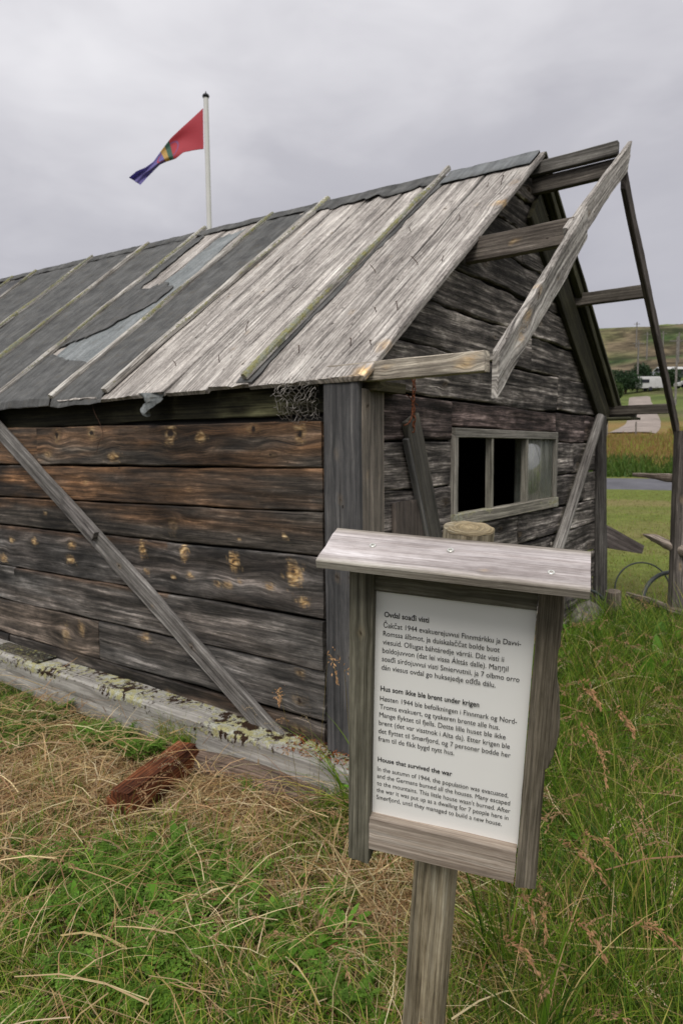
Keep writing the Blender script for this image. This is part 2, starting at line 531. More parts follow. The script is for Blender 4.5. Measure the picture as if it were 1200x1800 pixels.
def felt_mat(name, c0, c1, grain=260.0, li=0.0):
    m, g = new_mat(name)
    ob = g.n('ShaderNodeTexCoord').outputs['Object']
    a = g.noise(ob, grain, 2, 0.6)
    b = g.noise(ob, 7.0, 4, 0.6, 0.3)
    v = g.math('ADD', g.math('MULTIPLY', a, 0.55), g.math('MULTIPLY', b, 0.5))
    col = g.ramp(v, [(0.38, c0), (0.66, c1)])
    st_ = g.noise(g.vmul(ob, (1.6, 22, 1.6)), 1.0, 5, 0.65, 0.3)
    k = g.mr(st_, 0.35, 0.65, 0.78, 1.28)
    col = g.mix(1.0, col, g.n('ShaderNodeCombineColor', Red=k, Green=k, Blue=k).outputs[0], 'MULTIPLY')
    col = g.mix(g.mr(g.noise(ob, 70.0, 3, 0.6), 0.66, 0.72, 0, 0.8), col, (0.20, 0.20, 0.18))
    d = g.noise(ob, 11.0, 5, 0.62, 0.5)
    col = g.mix(g.mr(d, 0.56, 0.70, 0, 0.35), col, (0.10, 0.085, 0.06))
    tint = g.attr('tint').outputs['Color']
    col = g.mix(1.0, col, tint, 'MULTIPLY')
    finish(g, col, 0.9, g.math('ADD', a, g.math('MULTIPLY', b, 2.0)), 0.5, 0.003, 0.25)
    return m


M['felt'] = felt_mat('dark gritty roofing felt', (0.040, 0.041, 0.042), (0.128, 0.129, 0.127))
M['felt_grey'] = felt_mat('pale grey under felt', (0.12, 0.135, 0.14), (0.23, 0.245, 0.25), 60.0)
M['felt_cap'] = felt_mat('grey ridge felt', (0.09, 0.097, 0.105), (0.18, 0.19, 0.195))


def simple(name, col, rough=0.8, var=0.25, scale=20.0, spec=0.3, metallic=0.0, bs=0.2, attr=None):
    m, g = new_mat(name)
    ob = g.n('ShaderNodeTexCoord').outputs['Object']
    a = g.noise(ob, scale, 4, 0.6)
    base = g.attr(attr).outputs['Color'] if attr else col
    k = g.mr(a, 0.3, 0.7, 1 - var, 1 + var)
    cc = g.n('ShaderNodeCombineColor', Red=k, Green=k, Blue=k).outputs[0]
    c = g.mix(1.0, base, cc, 'MULTIPLY')
    p = finish(g, c, rough, a, bs, 0.003, spec)
    p.inputs['Metallic'].default_value = metallic
    return m


M['rust'] = simple('rusty iron', (0.13, 0.042, 0.018), 0.85, 0.6, 90)
M['nail'] = simple('rusty nail', (0.055, 0.028, 0.018), 0.7, 0.5, 200)
M['wire'] = simple('galvanised wire', (0.26, 0.24, 0.22), 0.55, 0.4, 60, metallic=0.4)
M['screw'] = simple('zinc screw', (0.62, 0.62, 0.58), 0.38, 0.25, 300, metallic=0.75)
M['lining'] = simple('near black lining', (0.010, 0.009, 0.008), 0.9, 0.2, 100)
M['poster'] = simple('white printed sheet', (0.90, 0.90, 0.875), 0.42, 0.015, 5, spec=0.45, bs=0.0)
M['ink'] = simple('black print', (0.018, 0.018, 0.02), 0.6, 0.05, 50, bs=0)
M['white'] = simple('white paint', (0.50, 0.50, 0.50), 0.5, 0.06, 5)
M['polew'] = simple('white flagpole', (0.62, 0.62, 0.60), 0.45, 0.05, 3)
M['dark'] = simple('dark glassy', (0.02, 0.022, 0.026), 0.2, 0.1, 5)
M['roofgrey'] = simple('grey sheet roof', (0.10, 0.105, 0.115), 0.7, 0.15, 2)
M['hose'] = simple('dark plastic hose', (0.045, 0.052, 0.052), 0.5, 0.25, 30)
M['leafdark'] = simple('bush foliage', (0.05, 0.09, 0.03), 0.75, 0.3, 3, attr='Col', bs=0)
M['curtain'] = simple('grey net curtain', (0.30, 0.31, 0.27), 0.9, 0.2, 30)
M['stone'] = simple('foundation stone', (0.16, 0.145, 0.13), 0.9, 0.45, 14, bs=0.8)
M['bone'] = wood('bleached driftwood', [(0.10, 0.08, 0.07), (0.22, 0.185, 0.165), (0.36, 0.31, 0.285), (0.52, 0.47, 0.44)], ring=40, contrast=1.2, crack=0.8)

# leaf / blade material: thin, lets some light through
def blade_mat(name, trans=0.25):
    m, g = new_mat(name)
    c = g.attr('Col').outputs['Color']
    p = g.n('ShaderNodeBsdfPrincipled', Base__Color=c, Roughness=0.6)
    p.inputs['Specular IOR Level'].default_value = 0.25
    t = g.n('ShaderNodeBsdfTranslucent', Color=c)
    mx = g.n('ShaderNodeMixShader', i0=trans, i1=p.outputs[0], i2=t.outputs[0])
    g.n('ShaderNodeOutputMaterial', Surface=mx.outputs[0])
    return m


M['blade'] = blade_mat('grass blade', 0.32)
M['flag'] = blade_mat('flag cloth', 0.45)

# glass of the one pane that is left
m, g = new_mat('dusty window glass with painted reflections')
gl = g.n('ShaderNodeBsdfGlossy', Roughness=0.08, Color=(0.9, 0.9, 0.9, 1))
tr = g.n('ShaderNodeBsdfTransparent', Color=(0.75, 0.78, 0.72, 1))
df = g.n('ShaderNodeBsdfDiffuse', Color=(0.35, 0.36, 0.32, 1))
m1 = g.n('ShaderNodeMixShader', i0=0.30, i1=tr.outputs[0], i2=gl.outputs[0])
ob = g.n('ShaderNodeTexCoord').outputs['Object']
dust_refl = g.mr(g.noise(g.vmul(ob, (30, 30, 2)), 1.0, 3, 0.6), 0.35, 0.65, 0.22, 0.55)  # dust mix; its upright streaks paint in the reflections on the pane
m2 = g.n('ShaderNodeMixShader', i0=dust_refl, i1=m1.outputs[0], i2=df.outputs[0])
g.n('ShaderNodeOutputMaterial', Surface=m2.outputs[0])
M['glass'] = m

# ================================================================== terrain
AX = unit((0.98, 0.2)); AT = np.array([-AX[1], AX[0]])
PS = [-60, 29, 31, 38, 44, 66, 121, 150, 200, 280, 400, 445, 520, 800, 1600]
PZ = [-.10, -.10, -.06, 0.22, 0.95, 3.0, 9.2, 13.0, 24.0, 42.5, 65, 72, 72, 76, 80]


def st(x, y):
    dx, dy = np.asarray(x) - CAM[0], np.asarray(y) - CAM[1]
    return dx * AX[0] + dy * AX[1], dx * AT[0] + dy * AT[1]


def from_st(s, t):
    return CAM[0] + s * AX[0] + t * AT[0], CAM[1] + s * AX[1] + t * AT[1]


def ground(x, y):
    s, t = st(x, y)
    ss = s - 0.0006 * t * t * 0
    z = np.interp(ss, PS, PZ)
    far = np.clip((s - 70) / 120, 0, 1)
    lane = np.clip(1 - np.abs(t - 2.0) / 6, 0, 1) * np.clip((125 - s) / 10, 0, 1)
    z = z + far * (fbm(s / 45, t / 60, 5, 4) * 7 + fbm(s / 160, t / 170, 8, 3) * 9 * np.clip((s - 150) / 200, 0, 1)) * (1 - lane)
    near = np.clip((s + 6) / 3, 0, 1) * np.clip((26 - s) / 8, 0, 1)
    z = z + near * fbm(np.asarray(x) * 0.9, np.asarray(y) * 0.9, 2, 3) * 0.035
    # the ground drops a little to the front of the picture and rises in tussocks at the right
    return z


def build_ground():
    r = [0.0]
    rr = 0.35
    while rr < 1500:
        r.append(rr); rr *= 1.035
    r = np.array(r[1:])
    th = np.linspace(0, 2 * math.pi, 540, endpoint=False)
    X = CAM[0] + r[:, None] * np.cos(th)[None]; Y = CAM[1] + r[:, None] * np.sin(th)[None]
    Z = ground(X, Y)
    P = np.stack([X, Y, Z], -1)
    V, F3, F4 = loft(P, caps=False)
    # centre fan
    V = np.concatenate([V, [[CAM[0], CAM[1], -0.1]]])
    n = len(th)
    j = np.arange(n)
    F3 = np.stack([j, (j + 1) % n, np.full(n, len(V) - 1)], -1)
    s, t = st(V[:, 0], V[:, 1])
    x, y = V[:, 0], V[:, 1]
    col = np.zeros((len(V), 3))
    soil = np.array([0.060, 0.040, 0.022]); straw = np.array([0.20, 0.135, 0.065]); green = np.array([0.055, 0.085, 0.018])
    lawn = np.array([0.125, 0.150, 0.035]); orange = np.array([0.23, 0.145, 0.055]); hill = np.array([0.11, 0.14, 0.04]); heath = np.array([0.12, 0.095, 0.06]); dk = np.array([0.04, 0.07, 0.022])
    def mixc(a, b, f):
        f = np.clip(f, 0, 1)[:, None]
        return a * (1 - f) + b * f
    base = mixc(np.tile(soil, (len(V), 1)), green * 0.7, 0.5 + fbm(x * 1.3, y * 1.3, 3) * 1.2)
    base = mixc(base, straw * 0.8, straw_zone(x, y) * 0.9)
    c = mixc(base, lawn, (s - 7) / 4)
    c = mixc(c, np.array([0.20, 0.16, 0.075]), np.clip((s - 7) / 4, 0, 1) * np.clip(fbm(s * 0.30, t * 0.16, 12, 4) * 1.8 + 0.1, 0, 0.75))
    c = mixc(c, mixc(np.tile(orange, (len(V), 1)), hill, 0.35 + fbm(s / 5, t / 7, 9) * 0.9), (s - 40) / 3)
    hc = mixc(np.tile(hill, (len(V), 1)), heath, 0.30 + fbm(s / 22, t / 30, 31, 4) * 2.6)
    hc = mixc(hc, dk, fbm(s / 12, t / 18, 41, 4) * 3.0 - 0.5)
    hc = mixc(hc, hill * 1.15, (s - 330) / 60)
    c = mixc(c, hc, (s - 72) / 12)
    m, g = new_mat('ground cover')
    cc = g.attr('Col').outputs['Color']
    ob = g.n('ShaderNodeTexCoord').outputs['Object']
    n1 = g.noise(ob, 4.0, 6, 0.65)
    n2 = g.noise(ob, 60.0, 4, 0.65)
    k = g.mr(g.math('ADD', g.math('MULTIPLY', n1, 0.5), g.math('MULTIPLY', n2, 0.5)), 0.35, 0.65, 0.55, 1.45)
    n3 = g.noise(g.vmul(ob, (1, 1, 4)), 0.09, 7, 0.68, 0.4)
    sx = g.n('ShaderNodeSeparateXYZ', Vector=ob)
    farm = g.mr(sx.outputs[0], 70, 140)
    k = g.math('MULTIPLY', k, g.math('MULTIPLY_ADD', farm, g.mr(n3, 0.42, 0.60, -0.55, 0.35), 1.0))
    kc = g.n('ShaderNodeCombineColor', Red=k, Green=k, Blue=k).outputs[0]
    finish(g, g.mix(1.0, cc, kc, 'MULTIPLY'), 0.95, n2, 0.6, 0.02, 0.1)
    o = stuff_mesh('ground', V, F3, F4, c, m, 'structure')
    o.data.polygons.foreach_set('use_smooth', np.ones(len(o.data.polygons), bool))
    return o


def straw_zone(x, y):
    """1 where trampled dry grass lies, 0 in green grass"""
    x, y = np.asarray(x), np.asarray(y)
    z = np.exp(-(((x + 0.85) / 0.60) ** 2 + ((y - 1.45) / 1.1) ** 2)) * 1.2
    z = np.maximum(z, np.exp(-(((x + 0.55) / 0.28) ** 2 + ((y - 0.45) / 0.42) ** 2)) * 1.1)
    z = np.maximum(z, np.exp(-(((x + 0.72) / 0.40) ** 2 + ((y + 0.72) / 0.33) ** 2)) * 1.05)
    z = np.maximum(z, np.exp(-(((x + 0.98) / 0.26) ** 2 + ((y + 0.22) / 0.22) ** 2)) * .75)
    z = z + fbm(x * 2.1, y * 2.1, 77, 3) * 0.38 - .02
    return np.clip(z, 0, 1)


build_ground()


def strip(name, s0, t0, s1, t1, wfun, mat, lift, n=80, curve=None):
    k = np.linspace(0, 1, n)
    s = s0 + (s1 - s0) * k; t = t0 + (t1 - t0) * k
    if curve is not None:
        s, t = curve(k)
    ds, dt = np.gradient(s), np.gradient(t)
    L = np.hypot(ds, dt); ns, nt = -dt / L, ds / L
    u = np.linspace(-0.5, 0.5, 9)
    w = wfun(k)
    S = s[:, None] + ns[:, None] * u[None] * w[:, None]
    T = t[:, None] + nt[:, None] * u[None] * w[:, None]
    X, Y = from_st(S, T)
    Z = ground(X, Y) + lift * (1 - 0.9 * (2 * np.abs(u[None])) ** 6)
    P = np.stack([X, Y, Z], -1)
    V, F3, F4 = loft(P, close_ring=False, caps=False)
    o = stuff_mesh(name, V, F3, F4, (1, 1, 1), mat, 'structure')
    return o


def road_mat(name, c):
    m, g = new_mat(name)
    ob = g.n('ShaderNodeTexCoord').outputs['Object']
    a = g.noise(ob, 0.6, 5, 0.6)
    b = g.noise(ob, 14.0, 4, 0.7)
    v = g.math('ADD', g.math('MULTIPLY', a, 0.6), g.math('MULTIPLY', b, 0.4))
    col = g.ramp(v, [(0.35, tuple(x * 0.72 for x in c)), (0.65, tuple(x * 1.25 for x in c))])
    finish(g, col, 0.95, b, 0.6, 0.02, 0.15)
    return m


M['road'] = road_mat('grey road', (0.115, 0.115, 0.13))
M['lane'] = road_mat('pale gravel', (0.27, 0.23, 0.205))
strip('road', 33, -80, 33, 80, lambda k: 5.8 + 0 * k, M['road'], 0.03, 120)
strip('gravel_lane', 64, 1.4, 124, 3, lambda k: 3.2 + 0.9 * np.clip(1 - k * 6, 0, 1), M['lane'], 0.15, 60,
      curve=lambda k: (64 + 60 * k, 1.1 + 2.2 * k + 1.3 * np.clip(1 - k * 4, 0, 1) ** 2))

# ================================================================== the old house
HOUSE = 'old_house'
house = thing(HOUSE, 'small old timber house with dark weathered boards and torn felt roof', 'house', (0, 0, -0.1))
Ly = 9.3           # length of the house
XR = 3.84          # far side wall
EX, EY, EZ = np.eye(3)

# --- side wall facing the camera's left: horizontal boards (z at y=.18 -> z at y=3.4)
rows = [(1.962, 1.975), (1.765, 1.815), (1.532, 1.525), (1.307, 1.278), (1.081, 1.060), (0.760, 0.742), (0.490, 0.469), (0.215, 0.200), (-0.07, -0.05)]
def zrow(i, y):
    a, b = rows[i]
    return a + (b - a) * (np.minimum(y, 5.5) - .18) / 3.22
B_ORANGE = (1.75, 1.12, 0.66)
row_t = {1: (0.85, 0.75, 0.66), 2: (0.72, 0.62, 0.55), 3: (0.80, 0.72, 0.66), 4: (1.35, 1.32, 1.36), 5: (1.75, 1.72, 1.76), 6: (1.95, 1.92, 1.97), 7: (0.9, 0.82, 0.78)}
row_o = {1: .85, 2: .75, 3: .6, 4: .12, 5: .10, 6: .08, 7: .3}
def side_tint(i, base, y0):
    base = np.asarray(base)
    def f(A, B):
        k = np.clip(.42 + 1.5 * fbm((A + y0) * 1.3, B * 11, 400 + i, 4), 0, 1) * row_o[i]
        if i == 3: k = k * np.clip((B - 1.17) / .06 + .3, 0, 1)
        if i in (4, 5): k = np.clip(k + .5 * np.exp(-((B - (1.05 if i == 4 else .745)) / .02) ** 2) * (A > 1.2), 0, 1)
        far = np.clip((A + y0 - 1.4) / 2.2, 0, 1)[..., None] * (1.0 if i < 3 else .3)
        o = np.array((2.5, 1.34, .66)) * (1 + .35 * far)
        return base * (1 - k[..., None]) + o * k[..., None]
    return f
knots_side = {
    1: [(1.295, 1.725, .044, .55), (2.085, 1.745, .038, .5), (2.501, 1.74, .040, .35), (.62, 1.735, .026, .2), (.299, 1.70, .036, .8, .9), (1.034, 1.70, .024, .75, 0.3), (1.86, 1.585, .030, .7, 0), (2.62, 1.60, .03, .4, 0), (3.1, 1.62, .03, .4, 0.2), (.5, 1.60, .016, .1, .9), (1.62, 1.76, .012, .1, .9)],
    2: [(2.2, 1.42, .018, .3, .3), (1.15, 1.40, .014, .3, 0), (3.4, 1.38, .02, .4, .4)],
    3: [(1.30, 1.17, .035, .15, .6), (.75, 1.13, .009, .7, 0), (.42, 1.17, .011, .8, 0), (2.7, 1.18, .014, .4, .3)],
    4: [(2.387, .975, .026, 1, 0), (2.396, .868, .026, 1, .3), (2.0, 1.02, .030, 1.1, .1), (1.602, 1.005, .033, 1.15, .15), (1.21, 1.025, .035, 1.2, .1), (.796, 1.005, .040, 1.25, .1), (.358, .975, .046, 1.3, .5), (2.867, .961, .022, 1, .2), (1.57, .865, .015, 1, .2), (1.319, .865, .012, .9, .1), (1.165, .885, .017, 1, .2),
        (.938, .862, .016, 1, .2), (.85, .868, .02, .7, 0), (.755, .892, .012, .9, .2), (.528, .888, .018, 1, .3), (.295, .834, .022, 1, .3), (3.336, .80, .03, 1, .1), (3.2, .95, .02, .8, 0)],
    6: [(.328, .455, .020, .35, .7), (1.602, .44, .028, .55, 0), (.9, .34, .02, .2, .4), (2.5, .33, .05, .35, 0), (2.3, .40, .04, .4, 0)],
    7: [(.331, .14, .026, .3, .9), (1.4, .12, .02, .2, .7)],
}
knots_side[6].append((.331, .30, .026, .25, .9))
joints = {1: [2.76, 5.6], 2: [4.9], 3: [6.2], 4: [4.1], 5: [3.16, 6.8], 6: [2.10, 5.0], 7: [3.3]}
mb = MB()
for i in range(1, 8):
    cuts = [0.165] + joints[i] + [Ly]
    for q in range(len(cuts) - 1):
        y0, y1 = cuts[q] + (0.004 if q else 0), cuts[q + 1]
        W = lambda a, y0=y0, i=i: (zrow(i, a + y0) - zrow(i + 1, a + y0)) - 0.010
        C = lambda a, y0=y0, i=i: (zrow(i, a + y0) + zrow(i + 1, a + y0)) / 2
        ks = [(k[0] - y0, k[1], *k[2:]) for k in knots_side.get(i, []) if y0 - 0.1 < k[0] < y1 + 0.1]
        tt = np.array(row_t[i]) * (1 + 0.10 * vn(i * 3.3, q * 7.7, 4))
        if i == 1 and q == 0: tt = tt * 1.15
        if i == 6 and q == 1: tt = np.array((2.3, 1.95, 1.75))
        tt = side_tint(i, tt, y0)
        off = 0.008 * vn(i * 5.1, q * 3.3, 9)
        # ex = +Y, ey = +Z, ez = ex x ey = +X ; the front must face -X, so run ex = -Y for a right-handed frame
        plank(mb, (-0.018 - off, y0, 0), EY, EZ, -EX, y1 - y0, W, 0.032, tt, ks, wob=0.0045, rag=0.002, bump=0.004, step=0.012, nW=18, C=C, rnd=0.007)
mb.build('side_wall', M['side'], house)
# upper plate under the eaves, mossy, set back; eave shade is put into its dark tint
mb = MB()
mosf = lambda A, B, Cc: 0.55 * np.clip(fbm(A * 2.0, B * 9, 71, 3) * 2.2 - 0.35, 0, 1)
plank(mb, (0.028, 0.10, 1.885), EY, EZ, -EX, Ly - 0.1, 0.16, 0.03, lambda A, B: np.array((.26, .25, .20)) + np.array((1.7, 1.7, 1.4)) * np.clip(fbm(A * 1.9, B * 5, 72, 4) * 3 - 1.1, 0, 1)[..., None] * (A < 1.6)[..., None], lich=None, wob=0.006, bump=0.004, step=0.04)
mb.build('wall_plate', M['under'], house)
# hidden near black backing, added so that no light falls through the chinks
mb = MB()
box(mb, (0.035, Ly / 2, 0.94), (0.03, Ly - 0.04, 1.98))
box(mb, (2.03, Ly / 2, -0.04), (XR - 0.1, Ly - 0.1, 0.04))
wx0, wx1, wz0, wz1 = .945, 2.675, 1.20, 1.725
box(mb, ((0.06 + wx0) / 2, 0.035, 0.97), (wx0 - 0.06, 0.03, 1.96))
box(mb, ((wx1 + XR - .02) / 2, 0.035, 0.97), (XR - .02 - wx1, 0.03, 1.96))
box(mb, ((wx0 + wx1) / 2, 0.035, (wz0 - 0.02) / 2), (wx1 - wx0 - 0.002, 0.03, wz0 + 0.02))
box(mb, ((wx0 + wx1) / 2, 0.035, (wz1 + 1.95) / 2), (wx1 - wx0 - 0.002, 0.03, 1.95 - wz1))
tri = np.array([[0.0, .02, 1.952], [4.2, .02, 1.952], [2.12, .02, 3.58], [0.0, .05, 1.952], [4.2, .05, 1.952], [2.12, .05, 3.58]])
mb.add(tri, (np.array([[0, 1, 2], [5, 4, 3]]), np.array([[0, 3, 4, 1], [1, 4, 5, 2], [2, 5, 3, 0]])))
box(mb, (XR - .07, Ly / 2, .95), (.03, Ly - .1, 1.96)); box(mb, (XR / 2, Ly - .04, 1.7), (XR - .2, .03, 3.3))
mb.build('light_block_lining', M['lining'], house, smooth=False)

# --- gable wall with the window
def xl(z): return (z - 1.93) / 0.77 - 0.06
def xr(z): return 4.30 - (z - 1.93) / 0.77
gz = [-0.12, .14, .40, .66, .92, 1.145, 1.405, 1.665, 1.905, 2.18, 2.43, 2.67, 2.90, 3.13, 3.34, 3.52]
mb = MB()
rs = np.random.default_rng(5)
def gboard(x0, x1, z0, z1, tint, ends=None, kn=()):
    W = lambda a: z1 - z0 - 0.012 + 0 * a
    C = lambda a: (z0 + z1) / 2 + .016 * fbm(a * 1.4, 0, int(z0 * 100) % 97, 2) * (z0 > 1.75) * (x0 < .9 or ends is not None)
    off = rs.uniform(-0.008, 0.008)
    k = [(k[0] - (x0 if ends is None else 0), *k[1:]) for k in kn]
    plank(mb, (x0 if ends is None else 0, -0.018 - off, 0), EX, EZ, -EY, (x1 - x0) if ends is None else 4.2, W, 0.032, tint, k, wob=0.006, rag=0.003, bump=0.005,
          step=0.03, nW=10, C=C, ends=ends, rnd=0.008)
for i in range(len(gz) - 1):
    z0, z1 = gz[i], gz[i + 1]
    tint = np.array((1, 0.95, 0.92)) * rs.uniform(0.85, 2.2)
    if i == 7: tint = np.array((1.15, 0.95, 0.94))
    kn = [(rs.uniform(.3, 3.9), rs.uniform(z0 + .05, z1 - .05), rs.uniform(.015, .03), .12, .9) for _ in range(3)]
    if z0 < 1.9:
        segs = [(0.17, XR)]
        if 1.1 < z0 < 1.6: segs = [(0.17, 0.918), (2.703, XR)]
        if i == 7:
            segs = [(0.17, 0.918), (2.703, XR)]
            gboard(.921, 2.700, 1.748, z1, (1.3, 1.03, 1.02))
        out_ = []
        for a, b in segs:
            if b - a > 1.0:
                c = a + rs.uniform(.35, .7) * (b - a)
                out_ += [(a, c - .003), (c, b)]
            elif b - a > .85 and rs.random() < .7:
                c = a + .8 + 0.1 * rs.uniform(-1, 1)
                out_ += [(a, c - .003), (c, b)] if b - c > .1 else [(a, b)]
            else:
                out_.append((a, b))
        for a, b in out_:
            gboard(a, b, z0, z1, tint * rs.uniform(.8, 1.25), kn=[k for k in kn if a < k[0] < b])
    else:
        ml, mr_ = (xl((z0 + z1) / 2), xr((z0 + z1) / 2))
        c = ml + rs.uniform(.3, .7) * (mr_ - ml)
        if mr_ - ml > 0.9:
            gboard(0, 1, z0, z1, tint * rs.uniform(.85, 1.2), ends=(lambda b: xl(b), lambda b, c=c: c - .003 + 0 * b), kn=kn)
            gboard(0, 1, z0, z1, tint * rs.uniform(.85, 1.2), ends=(lambda b, c=c: c + 0 * b, lambda b: xr(b)), kn=kn)
        else:
            gboard(0, 1, z0, z1, tint, ends=(lambda b: xl(b), lambda b: xr(b)), kn=kn)
mb.build('gable_wall', M['gable'], house)
# plain far walls, seen only from other places
mb = MB()
for i in range(8):
    plank(mb, (XR - 0.03, 0.02, -.1 + i * .25 + .125), EY, EZ, EX, Ly - .02, .246, .045, (1, .95, .9), step=.12, nW=4)
for i in range(15):
    z0 = -.1 + i * .25
    if z0 < 1.85:
        plank(mb, (0.02, Ly, z0 + .125), EX, EZ, EY, XR - .02, .246, .03, (1, .95, .9), step=.12, nW=4)
    elif z0 < 3.4:
        plank(mb, (0, Ly, 0), EX, EZ, EY, 4, lambda a, z0=z0: .246 + 0 * a, .03, (1, .95, .9), step=.12, nW=4, C=lambda a, z0=z0: z0 + .125 + 0 * a, ends=(lambda b: xl(b), lambda b: xr(b)))
mb.build('rear_wall', M['gable'], house)

# --- corner boards
mb = MB()
plank(mb, (-0.052, 0.024, -0.12), EZ, EY, -EX, 2.08, 0.208, 0.030, (.78, .79, .83), [(1.12, .03, .016, .12, .9), (1.12, -.05, .010, .1, .9), (.72, .03, .014, .1, .9), (.72, -.05, .009, .1, .9), (1.5, .0, .015, .1, .5), (1.72, 0.02, .016, .1, .5)],
      step=.02, nW=8, wob=.003, rnd=.006)
mb.build('corner_board', M['post'], house)
mb = MB()
plank(mb, (0.0475, -0.052, -0.12), EZ, EX, -EY, 2.03, 0.195, 0.028, (1.6, 1.45, 1.28), [(1.62, .04, .01, .2, 1), (1.62, -.05, .01, .2, 1), (1.95, -.05, .012, .1, .8)], step=.02, nW=8, wob=.003, rnd=.005, edge_tint=(2.6, 2.3, 2.0))
mb.build('corner_board', M['post'], house)

# --- roof. top surface: eave at x=-.08, ridge at x=2.12
RX = 2.12
def zridge(y): return 3.675 + 0.031 * np.minimum(y, 7.5)
def kslope(y): return (zridge(y) - 1.98) / (RX + 0.08)
def roof_frame(y, side=-1):
    k = kslope(y)
    if side < 0:
        ex = unit((1, 0, k)); O = np.array([-0.08, y, 1.98]); n = unit((-k, 0, 1))
    else:
        ex = unit((-1, 0, k)); O = np.array([4.34, y, 2.00]); n = unit((k, 0, 1))
    return O, ex, n, (RX + 0.08) * math.sqrt(1 + k * k)
def on_roof(a, y, c=0.0):
    """point on the near slope: a metres up from the eave, c above it"""
    k = kslope(y); q = np.sqrt(1 + k * k)
    return np.stack([-0.08 + a / q - c * k / q, y + 0 * a, 1.98 + a * k / q + c / q], -1)
rs = np.random.default_rng(21)
mb = MB()
edges = [-0.135, 0.235, 0.62, 0.93, 1.29, 1.60, 1.95]
while edges[-1] < Ly + .15: edges.append(edges[-1] + rs.uniform(.38, .55))
for i in range(len(edges) - 1):
    y0, y1 = edges[i], edges[i + 1]
    O, ex, n, L = roof_frame((y0 + y1) / 2)
    O = O - n * 0.026 - ex * 0.02
    tn = np.array((1, .985, .98)) * rs.uniform(0.88, 1.06)
    rag = 0.013 if y0 < 2 else 0.004
    kn = [(rs.uniform(.2, 2.6), rs.uniform(-.15, .15), rs.uniform(.008, .016), .25, .9) for _ in range(4)]
    if i == 0:
        kn += [(0.03, -.16, .05, .9, 0), (1.97, -.16, .045, .8, 0), (0.25, -.15, .03, .7, 0), (2.3, -.13, .02, .5, 0)]
    bd = (lambda a: -0.010 * np.exp(-(a / .25) ** 2)) if i % 2 else None
    plank(mb, O, ex, EY, n, L + .02, (y1 - y0) - .006, 0.026, tn, kn, wob=0.004, rag=rag, bump=0.004, step=.025 if y0 < 4 else .1, nW=12, rnd=.004, bend=bd,
          edge_tint=tn * .8)
roof_boards = mb.build('roof_boarding', M['pale'], house)
mb = MB()
yy = -0.15
for i in range(60):
    w = rs.uniform(.16, .26)
    if yy > Ly + .1: break
    O, ex, n, L = roof_frame(yy + w / 2, 1)
    plank(mb, O - n * .028, ex, -EY, n, L - .005, w - .006, .028, (1, 1, 1), step=.15 if i > 4 else .05, nW=3, wob=.003)
    yy += w
mb.build('roof_boarding', M['under'], house)
mb = MB()   # felt on the far slope
O, ex, n, L = roof_frame(0.5, 1)
plank(mb, (4.35, Ly / 2, 2.0), ex, -EY, n, L - .015, Ly + .20, .006, (1, 1, 1), step=.1, nW=40, bump=.004)
mb.build('roofing_felt', M['felt'], house)

def felt_patch(y0f, y1f, a0f, a1f, mat, lift=0.004, tint=(1, 1, 1), na=130, ny=30, thick=.004, wr=.004, name='roofing_felt', drop=0.0, seed=1, parent=None):
    """a sheet of felt lying on the near slope; bounds are functions so that torn outlines are real edges"""
    s = np.linspace(0, 1, na)[:, None]; u = np.linspace(0, 1, ny)[None]
    A = a0f(u) + (a1f(u) - a0f(u)) * s
    Y = y0f(A) + (y1f(A) - y0f(A)) * u
    Cc = lift + wr * (fbm(A * 3, Y * 9, seed, 4) + 1 + .7 * fbm(A * 14, Y * 10, seed + 5, 2)) * 0.9
    drape = np.clip(-A, 0, 1)
    top = on_roof(A, Y, Cc)
    top[..., 2] -= drape * (0.5 + 0.12 * vn(Y * 6, 0, seed))
    top[..., 0] += drape * 0.45
    bot = top.copy(); bot[..., 2] -= thick; 
    P = np.concatenate([top, bot[:, ::-1]], 1)
    mb = MB(); V, F3, F4 = loft(P); mb.add(V, (F3, F4), None, tint)
    return mb.build(name, mat, parent or house, angle=60)
c = lambda v: (lambda a: v + 0 * a)
jag = lambda u, sd, a=.02: a * (fbm(u * 9, 0, sd, 5) + .6 * vn(u * 47, 1, sd))
Yb = [.655, 1.90, 2.49, 3.365, 4.27, 5.25, 6.42, 6.92, 7.78, 8.6, 9.2]
